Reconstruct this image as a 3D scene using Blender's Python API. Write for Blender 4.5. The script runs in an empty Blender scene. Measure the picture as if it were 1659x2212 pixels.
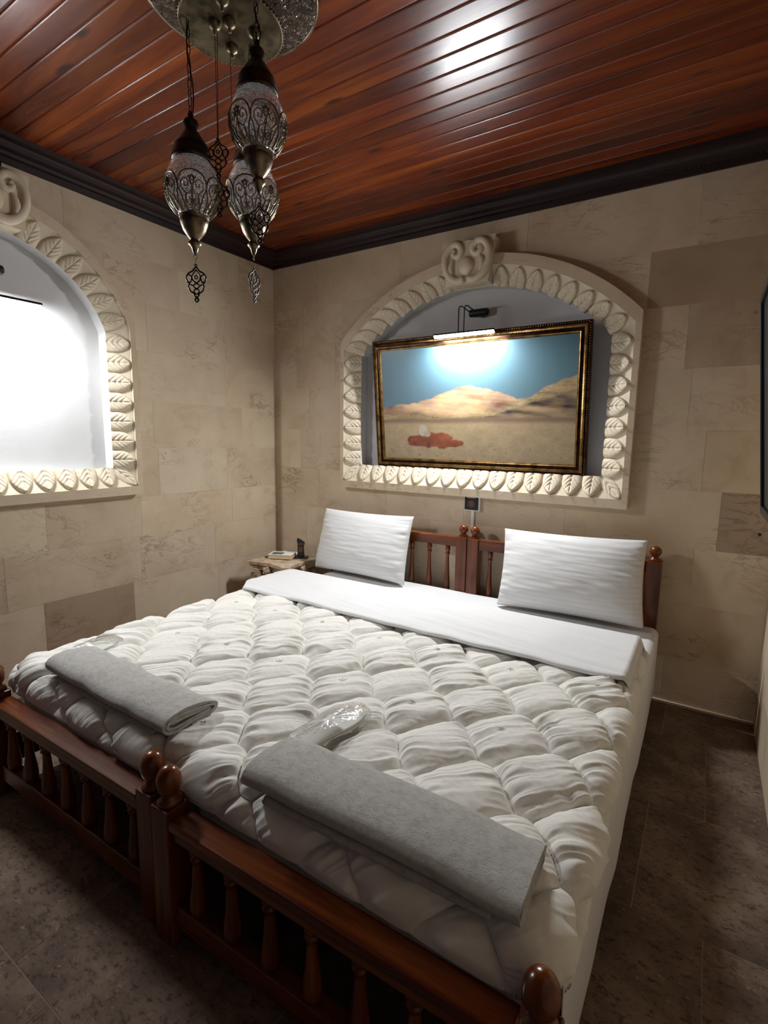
import bpy, math, random
import numpy as np
from mathutils import Vector, Matrix

random.seed(7); np.random.seed(7)
PI = math.pi
sc = bpy.context.scene
col = sc.collection

# ------------------------------------------------------------------ camera
cam_d = bpy.data.cameras.new('camera')
cam_d.sensor_fit = 'VERTICAL'; cam_d.sensor_height = 36.0; cam_d.lens = 17.863
cam_d.clip_start = 0.02
cam = bpy.data.objects.new('camera', cam_d); col.objects.link(cam)
_r = ((0.8422181665, 0.5388896262, 0.0163257688), (-0.0902093809, 0.1110024715, 0.9897174945), (-0.53153629, 0.8350307911, -0.1421011975))
cm = Matrix.Identity(4)
for i in range(3):
    cm[i][0] = _r[0][i]; cm[i][1] = _r[1][i]; cm[i][2] = -_r[2][i]
cm.translation = (2.72368, -2.76580, 1.275)
cam.matrix_world = cm
sc.camera = cam

# ------------------------------------------------------------------ world and exposure
w = bpy.data.worlds.new('world'); sc.world = w; w.use_nodes = True
w.node_tree.nodes['Background'].inputs[0].default_value = (0.38, 0.44, 1.0, 1)
w.node_tree.nodes['Background'].inputs[1].default_value = 0.028
sc.view_settings.view_transform = 'Standard'
sc.view_settings.look = 'None'
sc.view_settings.exposure = 0.0
sc.view_settings.gamma = 1.0
sc.view_settings.use_curve_mapping = False

LED_COL = (0.96, 0.98, 1.0)
LED_BACK = 1250.0     # radiance of the picture light over the painting
LED_LEFT = 900.0     # radiance of the picture light in the empty niche

# ------------------------------------------------------------------ helpers: meshes
class MB:
    def __init__(s): s.v = []; s.f = []
    def add(s, v, f, M=None):
        o = len(s.v)
        if M is not None: v = [tuple(M @ Vector(p)) for p in v]
        s.v += [tuple(p) for p in v]; s.f += [tuple(i + o for i in q) for q in f]
        return s
    def box(s, c, d, M=None):
        x, y, z = c; a, b, h = d[0] / 2, d[1] / 2, d[2] / 2
        v = [(x + i * a, y + j * b, z + k * h) for k in (-1, 1) for j in (-1, 1) for i in (-1, 1)]
        f = [(0, 2, 3, 1), (4, 5, 7, 6), (0, 1, 5, 4), (2, 6, 7, 3), (0, 4, 6, 2), (1, 3, 7, 5)]
        return s.add(v, f, M)
    def lathe(s, prof, n=24, M=None, caps=True):
        v = []; f = []
        for r, z in prof:
            for k in range(n):
                a = 2 * PI * k / n; v.append((r * math.cos(a), r * math.sin(a), z))
        m = len(prof)
        for i in range(m - 1):
            for k in range(n):
                k2 = (k + 1) % n
                f.append((i * n + k, i * n + k2, (i + 1) * n + k2, (i + 1) * n + k))
        if caps:
            f.append(tuple(range(n))[::-1]); f.append(tuple((m - 1) * n + k for k in range(n)))
        return s.add(v, f, M)
    def tube(s, pts, r, n=6, closed=False, M=None):
        pts = [Vector(p) for p in pts]; m = len(pts)
        rr = [float(q) for q in (r if isinstance(r, (list, tuple)) else [r] * m)]
        v = []; f = []; ref = None
        for i in range(m):
            if closed: t = pts[(i + 1) % m] - pts[i - 1]
            else: t = pts[min(i + 1, m - 1)] - pts[max(i - 1, 0)]
            if t.length < 1e-9: t = Vector((0, 0, 1))
            t.normalize()
            if ref is None:
                ref = Vector((0, 0, 1)) if abs(t.z) < .9 else Vector((1, 0, 0))
            u = ref - t * ref.dot(t)
            if u.length < 1e-6: u = Vector((1, 0, 0)) - t * t.x
            u.normalize(); ref = u; b = t.cross(u)
            for k in range(n):
                a = 2 * PI * k / n
                v.append(tuple(pts[i] + rr[i] * (math.cos(a) * u + math.sin(a) * b)))
        for i in range(m if closed else m - 1):
            j = (i + 1) % m
            for k in range(n):
                k2 = (k + 1) % n
                f.append((i * n + k, i * n + k2, j * n + k2, j * n + k))
        if not closed:
            f.append(tuple(range(n))[::-1]); f.append(tuple((m - 1) * n + k for k in range(n)))
        return s.add(v, f, M)
    def prism(s, poly, z0, z1, M=None):
        n = len(poly)
        v = [(p[0], p[1], z0) for p in poly] + [(p[0], p[1], z1) for p in poly]
        f = [tuple(range(n))[::-1], tuple(range(n, 2 * n))] + [(i, (i + 1) % n, n + (i + 1) % n, n + i) for i in range(n)]
        return s.add(v, f, M)
    def grid(s, P, M=None, closed_u=False):
        P = np.asarray(P); a, b = P.shape[:2]
        v = [tuple(p) for p in P.reshape(-1, 3)]
        f = []
        for i in range(a if closed_u else a - 1):
            i2 = (i + 1) % a
            for j in range(b - 1):
                f.append((i * b + j, i2 * b + j, i2 * b + j + 1, i * b + j + 1))
        return s.add(v, f, M)
    def sphere(s, c, r, n=10, m=7, M=None):
        rx, ry, rz = (r, r, r) if not isinstance(r, (tuple, list)) else r
        v = []; f = []
        for i in range(m + 1):
            t = PI * i / m
            for k in range(n):
                a = 2 * PI * k / n
                v.append((c[0] + rx * math.sin(t) * math.cos(a), c[1] + ry * math.sin(t) * math.sin(a), c[2] + rz * math.cos(t)))
        for i in range(m):
            for k in range(n):
                k2 = (k + 1) % n
                f.append((i * n + k, (i + 1) * n + k, (i + 1) * n + k2, i * n + k2))
        return s.add(v, f, M)
    def mesh(s, name):
        me = bpy.data.meshes.new(name); me.from_pydata(s.v, [], s.f); me.update(); return me
    def build(s, name, mat, parent=None, smooth=False, bevel=0, kind=None, loc=None):
        return link(name, s.mesh(name), mat, parent, smooth, bevel, kind, loc)

def link(name, me, mat, parent=None, smooth=False, bevel=0, kind=None, loc=None):
    o = bpy.data.objects.new(name, me); col.objects.link(o)
    if mat is not None and len(me.materials) == 0: me.materials.append(mat)
    if smooth is True: me.polygons.foreach_set('use_smooth', [True] * len(me.polygons))
    elif smooth:                      # smooth by angle
        me.polygons.foreach_set('use_smooth', [True] * len(me.polygons))
        try: me.set_sharp_from_angle(angle=smooth)
        except Exception: pass
    if bevel:
        b = o.modifiers.new('bevel', 'BEVEL'); b.width = bevel; b.segments = 2; b.limit_method = 'ANGLE'
    if parent is not None: o.parent = parent
    if kind: o['kind'] = kind
    if loc is not None: o.location = loc
    return o

def gridmesh(name, P, mat, parent=None, kind=None):
    """fast numpy grid mesh"""
    P = np.asarray(P, dtype=np.float32); a, b = P.shape[:2]
    i, j = np.meshgrid(np.arange(a - 1), np.arange(b - 1), indexing='ij')
    q = np.stack([i * b + j, (i + 1) * b + j, (i + 1) * b + j + 1, i * b + j + 1], -1).reshape(-1)
    me = bpy.data.meshes.new(name)
    me.vertices.add(a * b); me.vertices.foreach_set('co', P.reshape(-1))
    nf = (a - 1) * (b - 1)
    me.loops.add(nf * 4); me.loops.foreach_set('vertex_index', q.astype(np.int32))
    me.polygons.add(nf); me.polygons.foreach_set('loop_start', np.arange(nf, dtype=np.int32) * 4)
    me.update(calc_edges=True); me.validate()
    return link(name, me, mat, parent, True, 0, kind)

def empty(name, loc=(0, 0, 0), rz=0.0):
    o = bpy.data.objects.new(name, None); col.objects.link(o)
    o.empty_display_size = .05; o.location = loc; o.rotation_euler = (0, 0, rz); return o
def tag(o, label, cat, group=None):
    o['label'] = label; o['category'] = cat
    if group: o['group'] = group
    return o
def copy_tree(o, parent=None):
    c = o.copy(); col.objects.link(c); c.parent = parent
    for ch in [k for k in bpy.data.objects if k.parent == o]:
        copy_tree(ch, c)
    return c
def struct(o): o['kind'] = 'structure'; return o

# smooth value noise in numpy
def vnoise(x, y, seed=0):
    x = np.asarray(x, dtype=float); y = np.asarray(y, dtype=float)
    def h(i, j):
        n = np.sin(i * 127.1 + j * 311.7 + seed * 74.7) * 43758.5453
        return n - np.floor(n)
    xi = np.floor(x); yi = np.floor(y); fx = x - xi; fy = y - yi
    fx = fx * fx * (3 - 2 * fx); fy = fy * fy * (3 - 2 * fy)
    return (h(xi, yi) * (1 - fx) + h(xi + 1, yi) * fx) * (1 - fy) + (h(xi, yi + 1) * (1 - fx) + h(xi + 1, yi + 1) * fx) * fy - .5
def fbm(x, y, seed=0, oct=3):
    s = 0; a = 1; 
    for k in range(oct):
        s = s + a * vnoise(x * 2 ** k, y * 2 ** k, seed + k); a *= .5
    return s

# ------------------------------------------------------------------ helpers: materials
class NT:
    def __init__(s, name):
        s.m = bpy.data.materials.new(name); s.m.use_nodes = True
        s.t = s.m.node_tree; s.b = s.t.nodes['Principled BSDF']; s.out = s.t.nodes['Material Output']
        s.tc = s.n('ShaderNodeTexCoord'); s.oi = s.n('ShaderNodeObjectInfo')
    def n(s, ty, **kw):
        nd = s.t.nodes.new(ty)
        for k, v in kw.items(): setattr(nd, k, v)
        return nd
    def l(s, a, b): s.t.links.new(a, b)
    def put(s, sock, val):
        if hasattr(val, 'is_linked') or hasattr(val, 'links'): s.l(val, sock)
        else:
            if isinstance(val, (tuple, list)) and len(val) == 3 and sock.type == 'RGBA': val = (*val, 1)
            sock.default_value = val
    def set(s, **kw):
        for k, v in kw.items(): s.put(s.b.inputs[k.replace('_', ' ')], v)
        return s
    def coord(s, scale=(1, 1, 1), rnd=0.0, src='Object', rot=(0, 0, 0)):
        mp = s.n('ShaderNodeMapping'); mp.inputs['Scale'].default_value = scale; mp.inputs['Rotation'].default_value = rot
        s.l(s.tc.outputs[src], mp.inputs['Vector'])
        if rnd:
            vm = s.n('ShaderNodeVectorMath', operation='SCALE'); vm.inputs[0].default_value = (17.3 * rnd, 41.7 * rnd, 29.1 * rnd)
            s.l(s.oi.outputs['Random'], vm.inputs['Scale']); s.l(vm.outputs[0], mp.inputs['Location'])
        return mp.outputs[0]
    def noise(s, vec, scale=5, detail=4, rough=.55, dist=0):
        nd = s.n('ShaderNodeTexNoise'); nd.inputs['Scale'].default_value = scale; nd.inputs['Detail'].default_value = detail
        nd.inputs['Roughness'].default_value = rough; nd.inputs['Distortion'].default_value = dist
        s.l(vec, nd.inputs['Vector']); return nd.outputs['Fac']
    def voro(s, vec, scale=5, feature='F1'):
        nd = s.n('ShaderNodeTexVoronoi', feature=feature); nd.inputs['Scale'].default_value = scale
        s.l(vec, nd.inputs['Vector']); return nd.outputs['Distance']
    def ramp(s, fac, stops, interp='LINEAR'):
        nd = s.n('ShaderNodeValToRGB'); nd.color_ramp.interpolation = interp; e = nd.color_ramp.elements
        while len(e) < len(stops): e.new(.5)
        for k, (p, c) in enumerate(stops):
            e[k].position = p; e[k].color = (*c, 1) if not isinstance(c, (int, float)) else (c, c, c, 1)
        s.l(fac, nd.inputs['Fac']); return nd.outputs['Color']
    def mix(s, a, b, fac, mode='MIX'):
        nd = s.n('ShaderNodeMix', data_type='RGBA', blend_type=mode)
        s.put(nd.inputs[0], fac); s.put(nd.inputs[6], a); s.put(nd.inputs[7], b); return nd.outputs[2]
    def math(s, op, a, b=None, c=None):
        nd = s.n('ShaderNodeMath', operation=op); s.put(nd.inputs[0], a)
        if b is not None: s.put(nd.inputs[1], b)
        if c is not None: s.put(nd.inputs[2], c)
        return nd.outputs[0]
    def bump(s, h, strength=.3, dist=.01):
        nd = s.n('ShaderNodeBump'); nd.inputs['Strength'].default_value = strength; nd.inputs['Distance'].default_value = dist
        s.l(h, nd.inputs['Height']); s.l(nd.outputs[0], s.b.inputs['Normal']); return s

def mat_plain(name, c, rough=.5, metal=0, **kw):
    t = NT(name); t.set(Base_Color=(*c, 1), Roughness=rough, Metallic=metal, **kw); return t.m

def mat_stone_wall():
    t = NT('limestone wall')
    v = t.coord((1, 1, 1), 1.0)
    big = t.noise(v, 2.2, 4, .6)
    c = t.ramp(big, [(.28, (.52, .405, .280)), (.5, (.61, .50, .360)), (.74, (.675, .575, .435))])
    cl = t.noise(v, 7, 5, .65, .6)
    c = t.mix(c, (.40, .27, .17), t.ramp(cl, [(.54, 0), (.76, .50)]))
    # wispy veins, stretched along the bed of the stone
    sv = t.coord((1.0, 1.0, 2.6), 1.0)
    vn = t.noise(sv, 4.2, 6, .62, 1.1)
    line = t.math('ABSOLUTE', t.math('SUBTRACT', vn, .5))
    line = t.ramp(line, [(0, 1.0), (.012, .55), (.03, 0)])
    msk = t.ramp(t.noise(v, 3.1, 2, .5), [(.50, 0), (.68, 1)])
    vein = t.math('MULTIPLY', line, msk)
    c = t.mix(c, (.23, .135, .075), t.math('MULTIPLY', vein, .60))
    pit = t.ramp(t.voro(t.coord((1, 1, 1.8), 1.0), 34), [(.05, 1), (.13, 0)])
    pm = t.ramp(t.noise(v, 6, 3, .6), [(.60, 0), (.70, 1)])
    pf = t.math('MULTIPLY', pit, pm)
    c = t.mix(c, (.10, .05, .03), t.math('MULTIPLY', pf, .8))
    c = t.mix(c, t.oi.outputs['Color'], 1.0, 'MULTIPLY')
    t.set(Base_Color=c, Roughness=.78)
    hh = t.math('SUBTRACT', t.noise(v, 40, 4, .6), t.math('MULTIPLY', t.math('ADD', vein, pf), .8))
    t.bump(hh, .25, .004); return t.m

def mat_floor():
    t = NT('travertine floor tile'); v = t.coord((1, 1, 1), 1.0)
    c = t.ramp(t.noise(v, 5, 6, .65, .4), [(.28, (.075, .050, .036)), (.5, (.165, .112, .080)), (.72, (.28, .20, .145))])
    sp = t.noise(t.coord((1, 1.7, 1), 1.0), 42, 5, .75)
    c = t.mix(c, (.055, .035, .028), t.ramp(sp, [(.52, 0), (.64, .85)]))
    c = t.mix(c, (.42, .33, .25), t.ramp(t.noise(v, 55, 3, .6), [(.62, 0), (.75, .5)]))
    t.set(Base_Color=c, Roughness=t.ramp(sp, [(.4, .68), (.7, .85)]), Specular_IOR_Level=.22)
    t.bump(t.math('MULTIPLY', sp, -1), .25, .003); return t.m

def mat_wood(name, axis, dark, mid, light, rough=.25, coat=.6, sc_=1.0, knots=True, fine=.55, crough=.12):
    t = NT(name)
    lo, hi = 1.3 * sc_, 16 * sc_
    s = tuple(lo if k == axis else hi for k in range(3))
    v = t.coord(s, 1.0)
    g = t.noise(v, 1.0, 6, .62, .9)
    c = t.ramp(g, [(.28, dark), (.5, mid), (.72, light)])
    s2 = tuple(3.0 * sc_ if k == axis else 70 * sc_ for k in range(3))
    f = t.noise(t.coord(s2, 1.0), 1.0, 3, .6)
    c = t.mix(c, dark, t.ramp(f, [(.52, 0), (.75, fine)]))
    if knots:
        s3 = tuple(2.6 if k == axis else 9 for k in range(3))
        kd = t.voro(t.coord(s3, 1.0), 1.0)
        c = t.mix(c, tuple(x * .35 for x in dark), t.ramp(kd, [(.06, .9), (.16, 0)]))
    c = t.mix(c, t.oi.outputs['Color'], 1.0, 'MULTIPLY')
    t.set(Base_Color=c, Roughness=rough, Specular_IOR_Level=.35, Coat_Weight=coat, Coat_Roughness=crough)
    t.bump(f, .10, .002); return t.m

def mat_fabric(name, c, scale=900, strength=.25, rough=.9, blot=.06, sheen=.15):
    t = NT(name); v = t.coord()
    cc = t.mix(c, tuple(x * (1 - blot) for x in c), t.ramp(t.noise(v, 6, 3), [(.4, 0), (.65, 1)]))
    t.set(Base_Color=cc, Roughness=rough, Sheen_Weight=sheen)
    t.bump(t.math('ADD', t.noise(v, scale, 2), t.math('MULTIPLY', t.noise(v, 60, 3), 1.2)), strength, .0012); return t.m

def mat_pillow():
    t = NT('striped sateen'); v = t.coord(src='Generated')
    sep = t.n('ShaderNodeSeparateXYZ'); t.l(v, sep.inputs[0])
    st = t.math('SINE', t.math('MULTIPLY', sep.outputs[2], 2 * PI * 17))
    band = t.ramp(st, [(.35, 0), (.65, 1)])
    c = t.mix((.69, .69, .68), (.65, .65, .65), band)
    rg = t.ramp(st, [(.35, .5), (.65, .8)])
    t.set(Base_Color=c, Roughness=rg, Sheen_Weight=.1)
    t.bump(t.math('ADD', t.math('MULTIPLY', band, .3), t.noise(t.coord(), 55, 3)), .25, .0015); return t.m

def mat_brass(name, c, rough=.35, bump=.15, scale=60):
    t = NT(name); v = t.coord()
    n = t.noise(v, scale, 4)
    cc = t.mix(c, tuple(x * .35 for x in c), t.ramp(t.noise(v, 22, 4), [(.42, 0), (.65, 1)]))
    t.set(Base_Color=cc, Metallic=1.0, Roughness=t.ramp(n, [(.3, rough * .8), (.7, rough * 1.35)]))
    t.bump(n, bump, .002); return t.m

def mat_emboss():
    t = NT('embossed brass'); v = t.coord()
    d = t.voro(v, 34); n = t.noise(v, 26, 2, .5, 3.0)
    h = t.math('ADD', t.math('MULTIPLY', t.math('SINE', t.math('MULTIPLY', n, 26)), .5), t.math('MULTIPLY', d, -1.0))
    t.set(Base_Color=(.16, .125, .10, 1), Metallic=1.0, Roughness=.32)
    t.bump(h, 1.0, .009); return t.m

def mat_crackle_glass():
    t = NT('crackled glass'); v = t.coord()
    ed = t.voro(v, 130, 'DISTANCE_TO_EDGE')
    ck = t.ramp(ed, [(0, 1), (.08, 0)])
    gl = t.n('ShaderNodeBsdfGlossy'); gl.inputs['Roughness'].default_value = .08; gl.inputs['Color'].default_value = (.95, .95, 1, 1)
    tr = t.n('ShaderNodeBsdfTransparent'); tr.inputs['Color'].default_value = (.86, .86, .88, 1)
    df = t.n('ShaderNodeBsdfTranslucent'); df.inputs['Color'].default_value = (.75, .72, .70, 1)
    bp = t.n('ShaderNodeBump'); bp.inputs['Strength'].default_value = .9; bp.inputs['Distance'].default_value = .004
    t.l(t.math('ADD', t.math('MULTIPLY', ck, -1), t.noise(v, 45, 2)), bp.inputs['Height']); t.l(bp.outputs[0], gl.inputs['Normal'])
    fr = t.n('ShaderNodeFresnel'); fr.inputs['IOR'].default_value = 1.55; t.l(bp.outputs[0], fr.inputs['Normal'])
    m1 = t.n('ShaderNodeMixShader'); t.l(fr.outputs[0], m1.inputs[0]); t.l(tr.outputs[0], m1.inputs[1]); t.l(gl.outputs[0], m1.inputs[2])
    m2 = t.n('ShaderNodeMixShader'); t.l(t.math('ADD', t.math('MULTIPLY', ck, .25), .16), m2.inputs[0]); t.l(m1.outputs[0], m2.inputs[1]); t.l(df.outputs[0], m2.inputs[2])
    t.l(m2.outputs[0], t.out.inputs['Surface']); return t.m

def mat_film():
    t = NT('clear plastic film'); v = t.coord()
    gl = t.n('ShaderNodeBsdfGlossy'); gl.inputs['Roughness'].default_value = .10
    tr = t.n('ShaderNodeBsdfTransparent'); tr.inputs['Color'].default_value = (.95, .96, .96, 1)
    bp = t.n('ShaderNodeBump'); bp.inputs['Strength'].default_value = 1.0; bp.inputs['Distance'].default_value = .0028
    t.l(t.noise(v, 55, 3, .5, 1.0), bp.inputs['Height']); t.l(bp.outputs[0], gl.inputs['Normal'])
    fr = t.n('ShaderNodeFresnel'); fr.inputs['IOR'].default_value = 1.22; t.l(bp.outputs[0], fr.inputs['Normal'])
    m = t.n('ShaderNodeMixShader'); t.l(t.math('MULTIPLY', fr.outputs[0], .55), m.inputs[0]); t.l(tr.outputs[0], m.inputs[1]); t.l(gl.outputs[0], m.inputs[2])
    t.l(m.outputs[0], t.out.inputs['Surface']); return t.m

def mat_emit(name, c, s):
    t = NT(name); t.set(Base_Color=(.9, .9, .9, 1), Emission_Color=(*c, 1), Emission_Strength=s); return t.m

def mat_attr(name, rough=.55):
    t = NT(name); a = t.n('ShaderNodeAttribute'); a.attribute_name = 'paint'
    t.set(Base_Color=a.outputs['Color'], Roughness=rough, Coat_Weight=.25, Coat_Roughness=.25)
    t.bump(t.noise(t.coord(), 420, 3), .25, .001); return t.m

def mat_carved():
    t = NT('carved limestone'); v = t.coord((1, 1, 1), 1.0)
    c = t.ramp(t.noise(v, 9, 4), [(.3, (.56, .475, .345)), (.7, (.70, .615, .475))])
    t.set(Base_Color=c, Roughness=.8)
    t.bump(t.noise(v, 60, 4), .25, .003); return t.m

def mat_pedestal():
    t = NT('antiqued stone'); v = t.coord()
    c = t.ramp(t.noise(v, 14, 5, .65), [(.3, (.20, .12, .07)), (.5, (.45, .33, .22)), (.75, (.66, .55, .42))])
    t.set(Base_Color=c, Roughness=.75); t.bump(t.noise(v, 70, 4), .3, .003); return t.m

M_WALL = mat_stone_wall(); M_FLOOR = mat_floor(); M_CARVED = mat_carved(); M_PED = mat_pedestal()
M_MORTAR = mat_plain('pale mortar', (.57, .48, .36), .9)
M_GROUT = mat_plain('floor grout', (.25, .185, .135), .9)
M_PLASTER = mat_fabric('white niche plaster', (.60, .60, .60), 120, .2, .85, .04, 0)
M_CEIL = mat_wood('varnished red pine', 0, (.048, .005, .002), (.142, .021, .003), (.30, .066, .006), .27, .22, .55, True, .25, .24)
M_CORN_X = mat_wood('dark cornice wood x', 0, (.008, .003, .004), (.018, .006, .006), (.032, .011, .009), .55, 0.0, knots=False)
M_CORN_Y = mat_wood('dark cornice wood y', 1, (.008, .003, .004), (.018, .006, .006), (.032, .011, .009), .55, 0.0, knots=False)
BW = ((.042, .006, .0015), (.120, .024, .0025), (.225, .060, .005))
M_BED_X = mat_wood('bed wood x', 0, *BW, .26, .22, knots=False)
M_BED_Y = mat_wood('bed wood y', 1, *BW, .26, .22, knots=False)
M_BED_Z = mat_wood('bed wood z', 2, *BW, .26, .22, knots=False)
M_DUVET = mat_fabric('quilt cotton', (.76, .745, .69), 700, .2, .9, .05)
M_SHEET = mat_fabric('white cotton sheet', (.68, .68, .68), 500, .3, .88, .03)
M_MATT = mat_fabric('mattress ticking', (.74, .77, .82), 300, .3, .9, .05)
def mat_terry():
    t = NT('terry loops'); v = t.coord()
    c = t.ramp(t.noise(v, 45, 5, .75), [(.3, (.46, .445, .405)), (.5, (.62, .605, .56)), (.7, (.72, .71, .67))])
    t.set(Base_Color=c, Roughness=.95, Sheen_Weight=.4)
    t.bump(t.math('ADD', t.noise(v, 420, 5, .7), t.math('MULTIPLY', t.noise(v, 130, 4, .7), 1.5)), 1.0, .004); return t.m
M_TOWEL = mat_terry()
M_PILLOW = mat_pillow()
M_BRASS = mat_brass('antique brass', (.27, .22, .145), .34)
M_PLATE = mat_brass('dull plate brass', (.13, .105, .065), .45, .1, 30)
M_DKBRASS = mat_brass('dark bronze', (.075, .06, .05), .38)
M_EMB = mat_emboss(); M_GLASS = mat_crackle_glass(); M_FILM = mat_film()
M_BLACK = mat_plain('black plastic', (.012, .012, .014), .35)
M_DKMETAL = mat_plain('dark lamp metal', (.02, .02, .022), .4, .6)
M_GOLD = mat_brass('aged gilt', (.30, .175, .065), .38, .3, 140)
M_DKFRAME = mat_brass('dark frame lacquer', (.055, .028, .018), .35, .2, 90)
M_PAINT = mat_attr('oil painting')
M_SCREEN = mat_plain('tv screen', (.010, .014, .018), .35)
M_SILVER = mat_plain('tv bezel', (.10, .10, .11), .3, .7)
M_WHITEPL = mat_plain('white plastic', (.75, .75, .73), .45)
M_PAPER = mat_plain('book paper', (.62, .46, .25), .85)
M_COVER = mat_plain('book cover', (.72, .72, .70), .45)
M_PRINT = mat_plain('printed photo', (.12, .13, .13), .5)
M_PRINT2 = mat_plain('printed motif', (.05, .03, .03), .5)
M_LEAF = mat_plain('leaf print', (.36, .37, .32), .9)
M_SLIP = mat_fabric('slipper fleece', (.70, .69, .64), 300, .5, .95, .05)
M_CHOC = mat_plain('brown panel', (.10, .045, .025), .4)
M_WIRE = mat_plain('dark wire', (.02, .014, .01), .5, .5)

# ------------------------------------------------------------------ niche paths (s = along the wall, z)
def arch_path(c, hw, z0, apex, R, n=28):
    zs = apex - (R - math.sqrt(R * R - hw * hw)); cz = apex - R
    a0 = math.asin(hw / R)
    pts = [(c - hw, z0), (c + hw, z0)]
    pts += [(c + R * math.sin(a), cz + R * math.cos(a)) for a in np.linspace(a0, -a0, n)]
    return pts           # counter-clockwise, convex
NB = dict(c=1.523,
          out=arch_path(1.523, .878, .953, 2.268, 1.20), lip=arch_path(1.523, .850, 1.000, 2.212, 1.15), inn=arch_path(1.523, .753, 1.097, 2.120, 1.06))
NL = dict(c=-1.73,
          out=arch_path(-1.73, .634, .948, 2.312, .68), lip=arch_path(-1.73, .604, .995, 2.262, .64), inn=arch_path(-1.73, .505, 1.090, 2.165, .535))
def W_back(s, z, d): return (s, -d, z)
def W_left(s, z, d): return (d, s, z)

def clip(poly, p, q, keep_left):
    out = []
    def sd(v): return ((q[0] - p[0]) * (v[1] - p[1]) - (q[1] - p[1]) * (v[0] - p[0])) * (1 if keep_left else -1)
    for i in range(len(poly)):
        a, b = poly[i], poly[(i + 1) % len(poly)]; da, db = sd(a), sd(b)
        if da >= 0: out.append(a)
        if (da > 0 and db < 0) or (da < 0 and db > 0):
            t = da / (da - db); out.append((a[0] + t * (b[0] - a[0]), a[1] + t * (b[1] - a[1])))
    return out
def area(p): return abs(sum(p[i][0] * p[(i + 1) % len(p)][1] - p[(i + 1) % len(p)][0] * p[i][1] for i in range(len(p)))) / 2 if len(p) > 2 else 0
def subtract(rect, hole):
    res = []; cur = rect
    for i in range(len(hole)):
        p, q = hole[i], hole[(i + 1) % len(hole)]
        o = clip(cur, p, q, False)
        if area(o) > 1e-7: res.append(o)
        cur = clip(cur, p, q, True)
        if area(cur) < 1e-9: break
    return res

def wall_base(name, W, s0, s1, z0, z1, hole, d0, d1, mat):
    mb = MB()
    rect = [(s0, z0), (s1, z0), (s1, z1), (s0, z1)]
    for poly in (subtract(rect, hole) if hole else [rect]):
        n = len(poly)
        v = [W(p[0], p[1], d0) for p in poly] + [W(p[0], p[1], d1) for p in poly]
        mb.add(v, [tuple(range(n)), tuple(range(n, 2 * n))[::-1]] + [(i, (i + 1) % n, n + (i + 1) % n, n + i) for i in range(n)])
    return struct(mb.build(name, mat))

def stone_block(W, s0, s1, z0, z1, hole, parent, colour=(1, 1, 1), proud=0):
    g = .0006
    rect = [(s0 + g, z0 + g), (s1 - g, z0 + g), (s1 - g, z1 - g), (s0 + g, z1 - g)]
    polys = subtract(rect, hole) if hole else [rect]
    if not polys: return
    mb = MB()
    for poly in polys:
        n = len(poly)
        v = [W(p[0], p[1], proud) for p in poly] + [W(p[0], p[1], -.0035) for p in poly]
        mb.add(v, [tuple(range(n))] + [(i, (i + 1) % n, n + (i + 1) % n, n + i) for i in range(n)])
    o = mb.build('stone_block', M_WALL, parent)
    o.color = (*colour, 1); return o

HC = 2.442; HCEIL = 2.53; WX = 3.0; YR = -3.9
# back wall
hb = NB['out']; hl = NL['out']
wall_back = wall_base('wall_back', W_back, -.3, WX + .3, -.02, 2.6, hb, -.0008, -.25, M_MORTAR)
zc = [0, .235, .51, .787, 1.060, 1.336, 1.617, 1.90, 2.151, HC + .05]
courses_b = [
    [0, .55, 1.1, 1.62, 2.2, 2.62, WX], [0, .38, .9, 1.45, 2.0, 2.5, WX], [0, .3, .74, 1.3, 1.85, 2.3, 2.7, WX],
    [0, .42, .98, 1.52, 2.1, 2.783, WX], [0, .25, .62, 2.4, 2.70, WX], [0, .33, 2.47, 2.62, WX],
    [0, .22, .56, 2.35, 2.585, WX], [0, .28, .62, 2.409, WX], [0, .403, 1.05, 1.82, 2.59, WX]]
tint_b = {(3, 6): (.62, .56, .54), (6, 5): (.72, .67, .64), (7, 4): (.64, .58, .53), (8, 5): (.86, .82, .80)}
for k, xs in enumerate(courses_b):
    for j in range(len(xs) - 1):
        cc = tint_b.get((k, j + 1)) or (lambda t: (t, t * random.uniform(.975, 1.01), t * random.uniform(.95, 1.0)))(random.uniform(.95, 1.03))
        stone_block(W_back, xs[j], xs[j + 1], zc[k], zc[k + 1], hb, wall_back, cc, random.uniform(0, .0007))
# left wall
wall_left = wall_base('wall_left', W_left, YR, .25, -.02, 2.6, hl, -.0008, -.25, M_MORTAR)
zl = [0, .19, .437, .70, .925, 1.20, 1.47, 1.74, 2.0, 2.23, HC + .05]
for k in range(len(zl) - 1):
    ys = [0]; y = -random.uniform(.3, .6)
    if k == 1: ys = [0, -.55, -1.15, -1.62]; y = -2.1
    elif k == 3: ys = [0, -.42, -1.08, -1.58]; y = -2.0
    while y > YR + .3: ys.append(y); y -= random.uniform(.4, .7)
    ys.append(YR)
    for j in range(len(ys) - 1):
        t = random.uniform(.92, 1.03); cc = (t, t * random.uniform(.97, 1.0), t * random.uniform(.95, 1.0))
        if k == 1 and j == 2: cc = (.64, .57, .54)
        if k == 2 and j == 3: cc = (.84, .80, .78)
        stone_block(W_left, ys[j + 1], ys[j], zl[k], zl[k + 1], hl, wall_left, cc, random.uniform(0, .0007))
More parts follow.
